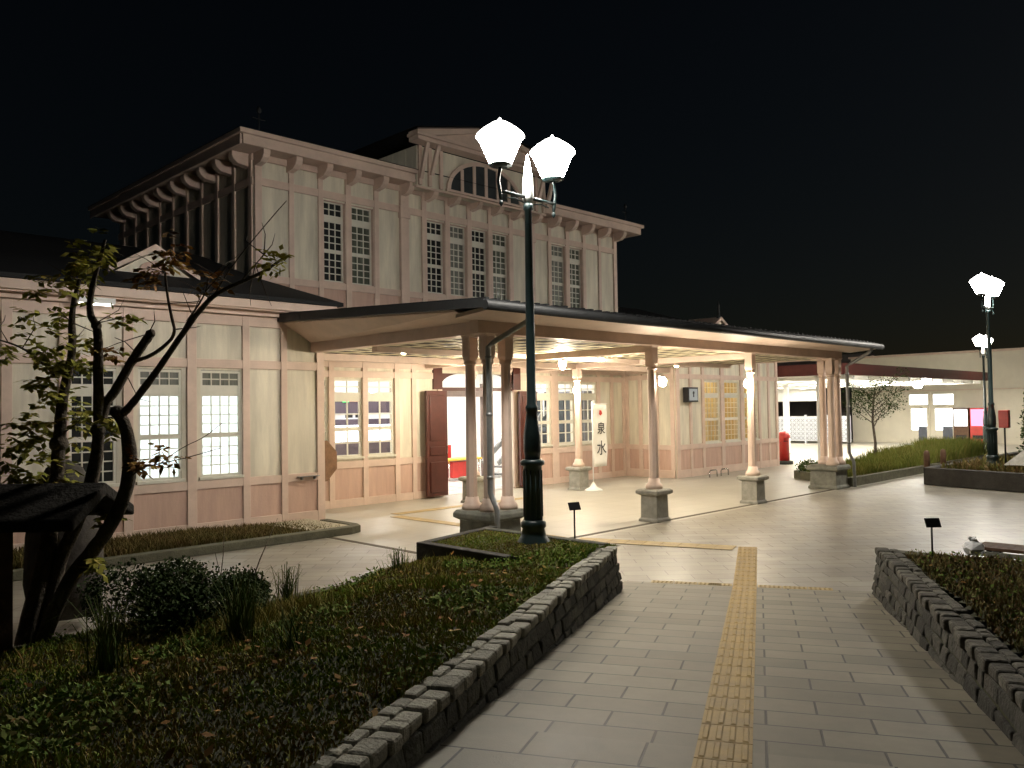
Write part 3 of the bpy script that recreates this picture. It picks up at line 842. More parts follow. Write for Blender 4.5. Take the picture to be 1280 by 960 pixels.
for x0, x1 in ((-8, 9.62), (22.3, 29.7)):
    b = MB()
    if x0 < 0: b.box(9.50, 9.62, WE+.122, FY, 4.36, 4.498)
    b.box(x0, x1, WE+.06, WE+.12, 4.33, 4.498); b.box(x0, x1, WE+.121, WY-.05, 4.30, 4.36); b.box(x0, x1-.05, WY-.14, WY-.001, 4.21, 4.30)
    b.build('wing_cornice', M['trim'], ST, .008)
for x in (6.32, 26.7):      # small gablets on the wing roofs
    b = MB(); y = 15.95
    b.yprism([(x-.72, 4.97), (x+.72, 4.97), (x, 5.42)], y, y+1.4)
    gb = b.build('gablet', M['cream'], ST)
    b = MB()
    for sx in (-1, 1):
        b.yprism([(x+sx*.86, 4.93), (x+sx*.86, 5.02), (x, 5.55), (x, 5.43)][::(-1 if sx > 0 else 1)], y-.12, y+1.4)
    b.build('gablet_trim', M['trim'], gb)
    b = MB(); b.yprism([(x+.3*math.cos(math.pi*i/12), 4.99+.24*math.sin(math.pi*i/12)) for i in range(13)], y-.03, y-.002); b.build('arched_vent', M['dado'], gb)
b = MB(); b.lathe([(.10,5.5),(.05,5.62),(.035,5.85),(.05,5.9),(.008,6.15)], (26.7, 15.95), 8); b.build('roof_finial', M['gutter'], ST)

# entrance doors and jamb
def doorleaf(x0, x1, hinge_y):
    b = MB(); b.box(x0, x1, hinge_y-.14, hinge_y-.05, .06, 2.82)
    d = b.build('door', M['door'], ST, .006)
    b = MB(); n = 3
    for za, zb in ((.15,.95),(1.12,1.35),(1.5,2.7)):
        b.box(x0+.09, x1-.09, hinge_y-.165, hinge_y-.141, za, zb)
    b.build('door_panel', M['door'], d, .012)
    b = MB(); hx = x1-.06 if x0 < 15 else x0+.06
    b.tube([(hx, hinge_y-.17, 1.15), (hx, hinge_y-.2, 1.2), (hx, hinge_y-.2, 1.36), (hx, hinge_y-.17, 1.42)], .012, 6); b.build('handle', M['chrome'], d)
doorleaf(13.66, 14.36, FY-.16); doorleaf(17.14, 17.84, FY-.16)
b = MB()
b.box(14.1, 14.4, FY-.07, FY-.003, 2.86, 3.5); b.box(17.1, 17.4, FY-.07, FY-.003, 2.86, 3.5); b.box(14.4, 17.1, FY-.03, FY+.1, 2.82, 2.92)
for sx, x in ((1, 14.4), (-1, 17.1)):
    pr = [(x, 3.3), (x, 2.93)] + [(x+sx*(.75*(1-math.cos(math.pi/2*i/8))), 2.93+.37*math.sin(math.pi/2*i/8)) for i in range(1, 9)]
    b.yprism(pr if sx > 0 else pr[::-1], FY, FY+.08)
b.build('door_frame', M['door'], ST)

# inside the hall and the wings
b = MB()
hy = 24.2
b.add([(9.3,hy,0),(22.4,hy,0),(22.4,hy,3.9),(9.3,hy,3.9)], [(0,1,2,3)])
b.add([(9.3,FY+.17,0),(9.3,hy,0),(9.3,hy,3.9),(9.3,FY+.17,3.9)], [(0,1,2,3)])
b.add([(22.4,FY+.17,0),(22.4,hy,0),(22.4,hy,3.9),(22.4,FY+.17,3.9)], [(3,2,1,0)])
b.build('hall_interior_wall', M['whitewall'], ST)
b = MB(); b.add([(9.3,FY+.16,3.9),(22.4,FY+.16,3.9),(22.4,hy,3.9),(9.3,hy,3.9)], [(3,2,1,0)]); b.build('hall_ceiling', M['whitewall'], ST)
b = MB(); b.add([(9.3,FY+.1,.006),(22.4,FY+.1,.006),(22.4,hy,.006),(9.3,hy,.006)], [(0,1,2,3)])
b.build('hall_floor', mat('polished_hall_floor', (.55, .53, .50), .3, .08, 2), ST)
for x, y in ((11.5,19.2),(15.8,19.2),(20,19.2),(11.5,22),(15.8,22),(20,22)):
    b = MB(); b.box(x-.9, x+.9, y-.16, y+.16, 3.84, 3.89); b.build('ceiling_light', E_HALL, ST)
b = MB()     # dark partition with an inner doorway
b.box(19.62, 19.95, 21.0, 21.2, 0, 3.2); b.box(17.2, 17.45, 21.0, 21.2, 0, 3.2); b.box(17.45, 19.62, 21.0, 21.2, 2.75, 2.95)
b.build('inner_door_frame', mat('grey_brown_timber', (.16, .12, .10), .6, .2, 5), ST)
b = MB()     # wing rooms
for x0, x1 in ((5.45, 9.3),):
    y0, y1 = WY+.16, 18.4
    b.add([(x0,y1,0),(x1,y1,0),(x1,y1,3.4),(x0,y1,3.4)], [(0,1,2,3)]); b.add([(x0,y0,0),(x0,y1,0),(x0,y1,3.4),(x0,y0,3.4)], [(0,1,2,3)])
    b.add([(x1,y0,0),(x1,y1,0),(x1,y1,3.4),(x1,y0,3.4)], [(3,2,1,0)]); b.add([(x0,y0,3.4),(x1,y0,3.4),(x1,y1,3.4),(x0,y1,3.4)], [(3,2,1,0)]); b.add([(x0,y0,0),(x1,y0,0),(x1,y1,0),(x0,y1,0)], [(0,1,2,3)])
b.build('office_wall', M['whitewall'], ST)
b = MB(); b.box(5.7, 9.0, 17.0, 17.2, 1.25, 1.4); b.build('office_light', E_OFFICE, ST)
b = MB()     # amber room behind the east wing windows
x0, x1, y0, y1 = 22.7, 29.2, WY+.16, 17.4
b.add([(x0,y1,0),(x1,y1,0),(x1,y1,3.6),(x0,y1,3.6)], [(0,1,2,3)]); b.add([(x0,y0,3.6),(x1,y0,3.6),(x1,y1,3.6),(x0,y1,3.6)], [(3,2,1,0)])
b.add([(x0,y0,0),(x0,y1,0),(x0,y1,3.6),(x0,y0,3.6)], [(0,1,2,3)]); b.add([(x1,y0,0),(x1,y1,0),(x1,y1,3.6),(x1,y0,3.6)], [(3,2,1,0)])
b.add([(x0,y0,.005),(x1,y0,.005),(x1,y1,.005),(x0,y1,.005)], [(0,1,2,3)])
b.build('room_wall', mat('straw_plaster', (.66, .55, .32), .7, .1, 2), ST)
b = MB(); b.box(23.4, 28.6, 16.5, 16.6, 3.5, 3.55); b.build('room_light', emit('amber_room_light', (1, .78, .42), 22), ST)

# ------------------------------------------------------------------ entrance canopy
CN = thing('entrance_canopy', 'wide flat porch roof on pink timber columns and granite piers before the hall', 'canopy', (15.9, 9.85, 0))
def zc(y): return 3.78+.05*(y-8.95)
b = MB()
x0, x1 = 8.46, 23.33
for (xa, xb, ya, yb) in ((x0, x1, 8.97, 15.04), (9.5, 22.44, 15.04, 17.04)):
    b.hexa([(xa,ya,zc(ya)+.10),(xb,ya,zc(ya)+.10),(xb,yb,zc(yb)+.10),(xa,yb,zc(yb)+.10),(xa,ya,zc(ya)+.18),(xb,ya,zc(ya)+.18),(xb,yb,zc(yb)+.20),(xa,yb,zc(yb)+.20)])
# batten seams and moss on the roof
b.build('canopy_roof', M['slate'], CN)
b = MB()
for i in range(66):
    x = x0+.1+(x1-x0-.2)*i/65
    b.beam((x, 9.05, zc(9.05)+.19), (x, 15.0, zc(15)+.21), .07, .05+random.uniform(-.012, .012))
b.build('tile_ridges', M['slate'], CN)
b = MB()
b.tube([(x0-.08,8.92,3.86),(x1+.08,8.92,3.86)], .075, 10); 
b.build('gutter', M['gutter'], CN)
for x, sx in ((x0, -1), (x1, 1)):
    b = MB()
    b.hexa([(x-.05,8.99,zc(8.95)+.05),(x+.05,8.99,zc(8.95)+.05),(x+.05,15.04,zc(15)+.05),(x-.05,15.04,zc(15)+.05),(x-.05,8.99,zc(8.95)+.18),(x+.05,8.99,zc(8.95)+.18),(x+.05,15.04,zc(15)+.21),(x-.05,15.04,zc(15)+.21)])
    b.build('verge_board', M['gutter'], CN)
b = MB()     # soffit of the overhang: front and both sides
ZB = 3.80
b.hexa([(x0+.06,9.0,3.80),(x1-.06,9.0,3.80),(x1-.06,9.74,3.74),(x0+.06,9.74,3.74),(x0+.06,9.0,3.86),(x1-.06,9.0,3.86),(x1-.06,9.74,3.80),(x0+.06,9.74,3.80)])
for xa, xb in ((x0+.06, 9.14), (22.62, x1-.06)):
    s_ = -1 if xa < 15 else 1
    za, zb = (lambda y: zc(y)+.02), (lambda y: 3.74)
    lo = [(xa,9.75,za(9.75) if s_ < 0 else 3.74),(xb,9.75,3.74 if s_ < 0 else za(9.75)),(xb,15.0,3.74 if s_ < 0 else za(15)),(xa,15.0,za(15) if s_ < 0 else 3.74)]
    b.hexa(lo+[(p[0],p[1],p[2]+.05) for p in lo])
b.build('eaves_soffit', M['soffit'], CN)
b = MB()
b.box(9.0, 22.76, 9.75, 9.95, 3.54, 3.75)
b.box(9.15, 9.35, 9.951, 15.03, 3.54, 3.75); b.box(22.41, 22.61, 9.951, 15.03, 3.54, 3.75)
for x in (13.88, 17.87): b.box(x-.09, x+.09, 9.951, 17.0, 3.41, 3.55)
b.box(9.36, 13.78, 13.0, 13.16, 3.44, 3.55); b.box(13.98, 17.77, 13.0, 13.16, 3.44, 3.55); b.box(17.97, 22.40, 13.0, 13.16, 3.44, 3.55)
b.box(9.5, 22.4, 15.2, 15.36, 3.40, 3.551)
b.build('canopy_beam', M['trim'], CN, .01)
b = MB(); b.box(9.36, 22.4, 9.96, 17.04, 3.5635, 3.585); b.build('ceiling_boards', M['darkwood'], CN)
b = MB()
x = 9.55
while x < 22.3:
    b.box(x-.075, x+.075, 9.97, 16.95, 3.555, 3.563); x += .52
y = 10.2
while y < 16.9:
    b.box(9.37, 22.39, y-.075, y+.075, 3.552, 3.5595); y += .52
b.build('ceiling_lattice', M['batten'], CN)

def column(x, y, pier=.20, zp=.56):
    b = MB()
    b.sqlathe([(.115,.66),(.115,.78),(.10,.80)], (x, y)) if False else None
    b.lathe([(.17,zp+.09),(.17,zp+.14),(.16,zp+.18),(.125,zp+.21),(.108,zp+.30)], (x, y), 20)
    b.lathe([(.098,zp+.30),(.094,1.6),(.084,3.05)], (x, y), 8, False, math.pi/8)
    b.lathe([(.095,3.05),(.108,3.08),(.095,3.12)], (x, y), 16)
    b.sqlathe([(.075,3.12),(.092,3.18),(.092,3.50),(.12,3.555)], (x, y))
    c = b.build('column', M['trim'], CN)
    if pier:
        q = MB(); q.sqlathe([(pier+.035,0),(pier+.03,.05),(pier,.08),(pier*.97,zp-.03)], (x, y))
        q.sqlathe([(pier+.01,zp-.03),(pier+.07,zp),(pier+.07,zp+.06),(pier+.03,zp+.09)], (x, y))
        q.build('pier', M['granite'], c, .008)
    return c
column(13.88, 9.86); column(17.86, 9.86)
column(13.88, 15.28); column(17.9, 15.28)
def cluster(cx, cy, sx):
    b = MB()
    b.sqlathe([(.41,0),(.41,.06),(.37,.1),(.36,.48)], (cx, cy)); b.sqlathe([(.37,.48),(.44,.52),(.44,.59),(.40,.645)], (cx, cy))
    pr = b.build('corner_pier', M['granite_dark'], CN, .012)
    for dx, dy in ((-.21,-.21),(.21,-.21),(-.21,.21),(.21,.21)):
        if dx*sx < 0 and dy > 0 and False: continue
        if dx*(-sx) > 0 and dy > 0: continue
        column(cx+dx, cy+dy, 0, .555)
    q = MB()
    q.box(cx-.30, cx+.30, cy-.30, cy+.30, 3.5, 3.556); q.build('cluster_capital', M['trim'], CN, .01)
cluster(9.52, 10.08, -1); cluster(22.26, 10.0, 1)
for pts in ([(9.45,8.98,3.80),(9.45,9.05,3.70),(9.12,9.50,3.38),(9.06,9.58,3.30),(9.06,9.58,.98),(9.08,9.53,.86),(9.08,9.45,.7),(9.08,9.45,.02)],
            [(22.9,8.98,3.80),(22.9,9.05,3.70),(22.76,9.5,3.42),(22.74,9.62,3.35),(22.74,9.62,.95),(22.78,9.52,.7),(22.78,9.50,.02)]):
    b = MB(); b.tube(pts, .045, 10)
    for z in (1.2, 2.2, 3.1): b.lathe([(.055,z),(.055,z+.05)], (pts[4][0], pts[4][1]), 10)
    b.build('downpipe', M['steel'], CN)

# lamps under the canopy
def spot(x, y, z, label, mt, r=.055):
    g = thing('ceiling_spot', label, 'lamp', (x, y, z), 'small lamps under the porch ceiling')
    b = MB(); b.lathe([(r*.8,z),(r*1.25,z-.01),(r*1.25,z-.06)], (x, y), 12); b.build('lamp_housing', M['white'], g)
    b = MB(); b.lathe([(r*1.1,z-.062),(r*.9,z-.09),(r*.35,z-.105)], (x, y), 12); b.build('bulb', mt, g)
spot(10.27, 13.35, 3.55, 'bright ceiling lamp over the paired windows beside the west wing', E_SPOT_DIM)
spot(15.81, 12.7, 3.55, 'bright ceiling lamp above the white banner', E_SPOT)
spot(20.15, 13.45, 3.55, 'bright ceiling lamp above the white box sign', E_SPOT)
def wlamp(x, y, z, dx, dy, label):
    g = thing('bracket_lamp', label, 'lamp', (x, y, z), 'globe lamps fixed to the porch columns')
    b = MB(); b.tube([(x,y,z+.12),(x+dx*.6,y+dy*.6,z+.16),(x+dx,y+dy,z+.13)], .013, 6); b.lathe([(.03,z+.09),(.075,z+.11),(.02,z+.15)], (x+dx, y+dy), 12); b.build('lamp_arm', M['white'], g)
    b = MB(); b.lathe([(.02,z-.085),(.06,z-.06),(.08,z-.01),(.07,z+.05),(.04,z+.085)], (x+dx, y+dy), 14); b.build('globe', E_WARM, g)
wlamp(13.98, 9.80, 2.80, .16, -.02, 'glowing globe lamp on the single column nearest the white banner')
wlamp(17.76, 9.86, 2.80, -.16, -.06, 'glowing globe lamp on the single column before the amber lit windows')
wlamp(17.80, 15.2, 2.80, -.14, -.08, 'glowing globe lamp on the inner column beside the white banner')
wlamp(13.78, 15.2, 2.80, -.14, -.08, 'glowing globe lamp on the inner column by the open door')
g = thing('eaves_lamp', 'small white lamp under the cornice of the west wing behind the gnarled tree', 'lamp', (4.9, 14.8, 4.1))
b = MB(); b.box(4.6, 5.2, 14.74, 14.86, 4.20, 4.295); b.build('lamp_housing', M['white'], g)
b = MB(); b.box(4.64, 5.16, 14.76, 14.84, 4.17, 4.199); b.build('tube', emit('eaves_tube', (1, .97, .9), 4), g)
g = thing('pendant_lamp', 'small lantern hanging from the porch beam between the lamp post and the banner', 'lamp', (13.88, 12.27, 3.1))
b = MB(); b.tube([(13.88,12.27,3.5),(13.88,12.27,3.36)], .012, 6); b.lathe([(.09,3.36),(.07,3.38),(.02,3.4)], (13.88,12.27), 8); b.build('hanger', M['black'], g)
b = MB(); b.lathe([(.035,3.17),(.075,3.26),(.085,3.33),(.05,3.358)], (13.88,12.27), 8, False); b.build('lantern_glass', E_WARM, g)

# ------------------------------------------------------------------ things by the station
# hanging banner
g = thing('banner_stand', 'white vertical banner with black brush writing on a pole with a white base', 'banner', (17.96, 14.8, 0))
b = MB(); b.lathe([(.26,.0),(.24,.03),(.10,.10),(.045,.20),(.02,.24)], (17.96, 14.8), 20); b.build('base', M['white'], g)
b = MB(); b.tube([(17.96,14.8,.2),(17.96,14.8,2.48)], .014, 8); b.tube([(17.95,14.8,2.40),(18.62,14.8,2.42)], .009, 6); b.build('pole', M['white'], g)
cl = MB(); vs = []; fs = []
for j in range(13):
    for i in range(7):
        x = 17.99+.60*i/6; z = 2.39-1.74*j/12
        vs.append((x, 14.8+.018*math.sin(j*.9+i*.5), z))
for j in range(12):
    for i in range(6): fs.append((j*7+i, (j+1)*7+i, (j+1)*7+i+1, j*7+i+1))
cl.add(vs, fs, True); cl = cl.build('banner_cloth', M['cloth'], g)
sm = cl.modifiers.new('thickness', 'SOLIDIFY'); sm.thickness = .004
def text(body, loc, size, m, parent, name='lettering', extrude=.002):
    c = bpy.data.curves.new(name, 'FONT'); c.body = body; c.size = size; c.align_x = 'CENTER'; c.align_y = 'CENTER'; c.extrude = extrude
    t_ = link(bpy.data.objects.new(name, c)); bpy.context.view_layer.update()
    me = bpy.data.meshes.new_from_object(t_.evaluated_get(bpy.context.evaluated_depsgraph_get()))
    bpy.data.objects.remove(t_); me.materials.clear(); me.materials.append(m)
    o = link(bpy.data.objects.new(name, me)); o.parent = parent
    o.location = Vector(loc)-base_of(parent); o.rotation_euler = (math.pi/2, 0, 0)
    return o
text('泉', (18.31, 14.768, 1.70), .36, M['ink'], cl)
text('水', (18.31, 14.768, 1.14), .44, M['ink'], cl)
b = MB(); b.lathe([(.055,0),(.055,.004)], (0,0), 12); 
b = MB(); b.yprism([(18.22,2.12),(18.30,2.08),(18.36,2.14),(18.33,2.22),(18.25,2.24)], 14.766, 14.77); b.build('red_mark', M['redink'], cl)

# box sign on the east wing
g = thing('box_sign', 'square white faced box sign with a small dark mark on the east wing wall', 'sign', (23.17, 14.95, 2.5))
b = MB(); b.box(22.88, 23.46, 14.84, 15.05, 2.44, 2.92); b.build('box', M['black'], g, .01)
b = MB(); b.box(22.93, 23.41, 14.832, 14.839, 2.49, 2.87); b.build('sign_face', emit('dim_sign_face', (.9, .9, .82), .32), g)
b = MB(); b.lathe([(.045,14.82),(.045,14.83)], (0,0), 12)
b = MB(); b.yprism([(23.17+.05*math.cos(a_), 2.74+.05*math.sin(a_)) for a_ in [i*math.pi/6 for i in range(12)]], 14.826, 14.8315); b.yprism([(23.14,2.60),(23.20,2.60),(23.19,2.72),(23.15,2.72)], 14.825, 14.8312)
b.build('sign_mark', M['ink'], g)

# round wooden board beside the wing corner
g = thing('wooden_board', 'brown octagonal wooden board hung by the corner of the west wing', 'sign', (10.02, 16.0, .75))
b = MB(); b.yprism([(9.95+.46*math.cos(math.pi/8+i*math.pi/4), 1.22+.49*math.sin(math.pi/8+i*math.pi/4)) for i in range(8)], 15.95, 16.03); b.build('board', M['disc'], g, .012)
b = MB(); b.tube([(9.95,16.06,0),(9.95,16.06,1.6)], .03, 8); b.build('post', M['wood'], g)
# little drinking shelf
g = MB(); g.box(8.82, 9.30, 14.95, 15.045, .985, 1.0); g.box(8.9, 8.93, 14.97, 15.045, .93, .985); g.box(9.2, 9.23, 14.97, 15.045, .93, .985)
tag(g.build('wall_shelf', M['steel']), 'small grey shelf on the sill rail at the corner of the west wing', 'shelf')
# low hoops
for i, x in enumerate((23.4, 24.1)):
    b = MB(); b.tube([(x,14.45,0),(x,14.45,.16),(x+.06,14.45,.22),(x+.40,14.45,.22),(x+.46,14.45,.16),(x+.46,14.45,0)], .022, 8)
    tag(b.build('floor_hoop', M['chrome']), ('low steel hoop in the floor under the box sign' if i == 0 else 'low steel hoop in the floor before the first amber window'), 'hoop', 'steel floor hoops by the east wing')

# postbox behind the end of the east wing
px_, py_ = 30.25, 15.35
g = thing('post_box', 'red pillar post box standing at the end of the east wing', 'post box', (px_, py_, 0))
b = MB(); b.lathe([(.34,0),(.34,.12),(.26,.14)], (px_, py_), 20); b.build('base', M['far_stone'], g)
b = MB(); b.lathe([(.21,.14),(.21,1.0),(.25,1.02),(.25,1.1),(.20,1.2),(.10,1.27),(.02,1.29)], (px_, py_), 24); b.build('body', M['red'], g)
b = MB(); b.obox((px_-.16, py_-.16, .90), (.16,.06,.03), -math.pi/4); b.build('slot', M['black'], g)

# ------------------------------------------------------------------ things inside the hall
g = thing('hall_table', 'yellow topped table on chrome legs inside the open doorway', 'table', (18.1, 20.6, 0))
b = MB(); b.box(17.35, 18.85, 20.3, 20.9, .66, .72); b.build('table_top', M['tan'], g, .01)
for lx, ly in ((17.45,20.36),(18.75,20.36),(17.45,20.84),(18.75,20.84)):
    b = MB(); b.tube([(lx,ly,.02),(lx,ly,.66)], .025, 8); b.build('leg', M['chrome'], g)
b = MB(); b.box(17.6, 18.6, 20.35, 20.85, .1, .62); b.build('under_shelf', M['red'], g)
g = thing('hall_chair', 'red chair backed against the yellow topped table', 'chair', (18.2, 21.3, 0))
b = MB(); b.box(17.8, 18.5, 21.1, 21.5, .42, .5); b.build('seat', M['red'], g, .02)
b = MB(); b.box(17.8, 18.5, 21.46, 21.54, .5, 1.12); b.build('backrest', M['red'], g, .02)
for lx, ly in ((17.85,21.15),(18.45,21.15),(17.85,21.5),(18.45,21.5)):
    b = MB(); b.tube([(lx,ly,.02),(lx,ly,.42)], .018, 6); b.build('leg', M['chrome'], g)
g = thing('shop_kiosk', 'mauve and white shop counter with green and red lit sign behind the paired hall windows', 'kiosk', (16.2, 23.4, 0))
b = MB(); b.box(14.6, 18.6, 22.9, 23.4, 0, 1.32); b.build('counter', mat('dark_counter', (.06, .045, .05), .5, .3, 4), g)
b = MB(); b.box(14.6, 18.6, 23.5, 24.1, 2.25, 2.95); b.box(15.0, 18.2, 23.3, 23.45, 1.85, 2.05); b.build('shop_fascia', M['purple'], g)
b = MB(); b.box(14.6, 18.6, 23.8, 24.1, 1.33, 1.84); b.box(14.6,18.6,22.95,23.3,1.33,1.37); b.build('display_shelf', E_SHOW, g)
b = MB(); b.box(15.5, 15.72, 23.44, 23.49, 2.62, 2.82); b.build('green_sign', E_GREEN, g)
b = MB()
for i in range(4): b.box(15.76+.2*i, 15.92+.2*i, 23.44, 23.49, 2.64, 2.78)
b.build('red_sign', E_RLED, g)
b = MB(); b.box(15.6, 15.85, 23.42, 23.48, 2.1, 2.24); b.box(16.0, 16.25, 23.42, 23.48, 2.1, 2.24); b.build('shop_grille', M['black'], g)
g = thing('stair_rail', 'sloping white rail of a stair seen through the hall windows beside the inner column', 'stair', (20.5, 20.2, 0))
b = MB()
for off in (0, .75): b.beam((19.3, 20.0+off, .5), (22.2, 20.0+off, 2.6), .09, .16)
for i in range(9): b.box(19.4+.31*i, 19.7+.31*i, 20.1, 20.7, .08+.225*i, .14+.225*i)
b.build('stair_flight', M['steel'], g)
b = MB(); b.beam((19.2, 19.95, 1.25), (22.2, 19.95, 3.45), .07, .10); 
for i in range(6): b.box(19.5+.5*i, 19.54+.5*i, 19.93, 19.97, .6+.36*i, 1.45+.36*i)
b.build('handrail', M['white'], g)
g = thing('hall_cabinet', 'grey glass fronted cabinet behind the stair in the hall', 'cabinet', (22.1, 19.7, 0))
b = MB(); b.box(21.9, 22.35, 18.4, 21.0, .02, 2.9); b.build('cabinet_body', mat('grey_cabinet', (.14, .14, .15), .5, .2, 4), g)
for i in range(3):
    b = MB(); b.box(21.87, 21.899, 18.46+.86*i, 19.2+.86*i, .2, 2.7); b.build('cabinet_door', M['grey_glass'], g)

# ------------------------------------------------------------------ street lamps
def street_lamp(x, y, z0, mt, label, az=0.0):
    g = thing('street_lamp', label, 'street lamp', (x, y, z0), 'twin lantern street lamps')
    Z = lambda z: z0+z-.5
    b = MB()
    b.lathe([(.235,Z(.5)),(.225,Z(.56)),(.17,Z(.64)),(.145,Z(.74)),(.165,Z(.76)),(.165,Z(.82)),(.135,Z(.85))], (x, y), 24)
    b.lathe([(.125,Z(.85)),(.122,Z(1.55)),(.158,Z(1.57)),(.158,Z(1.62)),(.118,Z(1.64))], (x, y), 24)
    b.lathe([(.098,Z(1.64)),(.115,Z(1.75)),(.112,Z(1.95)),(.085,Z(2.15)),(.07,Z(2.26)),(.085,Z(2.28)),(.085,Z(2.33)),(.062,Z(2.36)),(.058,Z(3.6)),(.047,Z(4.92)),(.066,Z(4.94)),(.066,Z(4.99)),(.05,Z(5.02))], (x, y), 20)
    for i in range(12):      # fluting on the pedestal
        a_ = 2*math.pi*i/12
        b.tube([(x+.124*math.cos(a_), y+.124*math.sin(a_), Z(.9)), (x+.122*math.cos(a_), y+.122*math.sin(a_), Z(1.5))], .011, 5)
    b.build('post', M['lamp_metal'], g)
    b = MB(); b.lathe([(.05,Z(5.02)),(.075,Z(5.1)),(.07,Z(5.3)),(.045,Z(5.5)),(.008,Z(5.68))], (x, y), 16); b.build('finial', mat('pale_grey_metal', (.55, .57, .56), .35, .1, 5, spec=.5), g)
    b = MB()
    for sx in (-1, 1):
        e = (x+sx*.50, y)
        b.tube([(x+sx*.05,y,Z(5.10)),(e[0],y,Z(5.10))], .022, 8)
        b.tube([(x+sx*.08,y,Z(5.02)),(x+sx*.25,y,Z(5.05)),(x+sx*.40,y,Z(5.03))], .010, 6)
        b.tube([(e[0],y,Z(4.95)),(e[0]+sx*.01,y,Z(5.05)),(e[0]+sx*.045,y,Z(5.22)),(e[0]+sx*.02,y,Z(5.36)),(e[0],y,Z(5.42))], [.012,.026,.022,.022,.03], 8)
        b.lathe([(.004,Z(4.90)),(.03,Z(4.94)),(.016,Z(4.98))], e, 8)
        b.lathe([(.06,Z(5.40)),(.15,Z(5.425)),(.15,Z(5.445))], e, 12)
    b.build('cross_arm', M['lamp_metal'], g)
    for sx in (-1, 1):
        e = (x+sx*.50, y)
        b = MB(); b.lathe([(.145,Z(5.446)),(.30,Z(5.79))], e, 8, False, math.pi/8); ln = b.build('lantern', mt, g)
        b = MB(); b.lathe([(.315,Z(5.792)),(.31,Z(5.82)),(.22,Z(5.90)),(.10,Z(5.98)),(.035,Z(6.0)),(.02,Z(6.03)),(.006,Z(6.05))], e, 16); b.build('lantern_cap', E_CAP, ln)
    return g
street_lamp(7.88, 7.52, .5, E_LANTERN, 'tall dark green twin lantern lamp post in the lawn bed before the porch')
street_lamp(26.5, 7.08, .42, E_MID, 'twin lantern lamp post in the black stone planter across the plaza')
street_lamp(44.3, 12.1, .0, E_DIM, 'distant twin lantern lamp post before the shop building')

# ------------------------------------------------------------------ right background
BX = 50.0
g = thing('shop_building', 'low cream building with lit glass doors at the far side of the plaza', 'building', (BX, 12, 0))
b = MB(); b.box(BX, BX+9, -6, 20.9, 0, 5.0); b.build('wall', M['bldg'], g)
b = MB(); b.box(BX-.06, BX-.001, -6, 20.9, 2.96, 3.0); b.box(BX-.12, BX+.2, -6.1, 21.0, 5.01, 5.12); b.build('wall_band', M['soffit'], g)
for (ya, yb) in ((16.57, 17.55), (15.22, 16.26)):
    b = MB(); b.box(BX-.05, BX-.002, ya-.08, yb+.08, 2.13, 2.83); f_ = b.build('window', M['bldg'], g)
    b = MB(); b.box(BX-.06, BX-.051, ya, yb, 2.19, 2.75); b.build('pane', E_WIN, f_)
for (ya, yb) in ((16.57, 17.55), (15.22, 16.26)):
    b = MB(); b.box(BX-.05, BX-.002, ya-.08, yb+.08, .0, 2.04); f_ = b.build('door', M['bldg'], g)
    b = MB(); b.box(BX-.06, BX-.051, ya+.08, yb-.08, .75, 1.95); b.build('pane', E_WIN, f_)
    b = MB(); b.box(BX-.062, BX-.0511, ya+.08, yb-.45, .08, .95); b.build('door_panel', mat('dusk_grey_glass', (.10, .11, .14), .2, .2, 3), f_)
def vending(y0, y1, m_body, m_disp, label):
    g = thing('vending_machine', label, 'vending machine', (BX-.45, (y0+y1)/2, 0), 'vending machines by the shop building')
    b = MB(); b.box(BX-.85, BX-.1, y0, y1, .05, 1.98); b.build('body', m_body, g, .02)
    b = MB(); b.box(BX-.87, BX-.851, y0+.06, y1-.06, 1.0, 1.9); b.build('display', m_disp, g)
    b = MB(); b.box(BX-.87, BX-.851, y0+.12, y1-.12, .3, .5); b.build('delivery_flap', M['black'], g)
vending(14.25, 15.02, M['wood'], E_SHOW, 'vending machine with a white lit display and brown base')
vending(13.43, 14.19, M['red'], E_PINK, 'red vending machine with a pink lit display')

g = thing('walkway_canopy', 'flat walkway roof with a red brown fascia and bright white underside', 'canopy', (38, 14, 0))
b = MB(); b.box(29.5, 46.8, 12.72, 34.0, 3.42, 3.80); b.build('canopy_roof', M['gutter'], g)
b = MB(); b.box(29.45, 46.85, 12.6, 12.719, 3.36, 3.78); b.box(29.38, 29.499, 12.6, 34.0, 3.36, 3.78); b.build('fascia', M['fascia_red'], g)
b = MB(); b.box(29.5, 46.8, 12.72, 34.0, 3.36, 3.419)
for i in range(12): b.box(30.6+1.4*i, 30.72+1.4*i, 12.73, 33.9, 3.22, 3.359)
b.build('soffit', M['white'], g)
for x, y in ((29.75,13.6),(29.75,18.4),(36.6,18.4),(30.2,24.0),(40.0,26.0)):
    b = MB(); b.lathe([(.2,0),(.19,.1),(.15,.14),(.14,3.2),(.2,3.355)], (x, y), 14); b.build('column', M['white'], g)
b = MB()
for x in (31.6, 34.4, 37.2, 40.0, 42.8, 45.5):
    for y in (14.2, 16.2, 18.6, 22, 26): b.box(x-.55, x+.55, y-.12, y+.12, 3.29, 3.355)
b.build('tube_light', E_CAN, g)
b = MB(); b.box(46.6, 46.79, 21.2, 33.9, 2.5, 3.355); b.build('added_white_band', M['white'], g)  # added white band, catches the tube light so the bright soffit reaches lower
g = thing('globe_lamp', 'bright round lamp under the front edge of the red walkway roof', 'lamp', (38.6, 13.2, 3.0))
b = MB(); b.lathe([(.05,3.28),(.08,3.30),(.08,3.355)], (38.6,13.2), 10); b.build('lamp_mount', M['white'], g)
b = MB(); b.lathe([(.03,2.93),(.16,2.98),(.2,3.1),(.15,3.22),(.05,3.279)], (38.6,13.2), 14); b.build('globe', emit('canopy_globe', (1,.97,.9), 90), g)
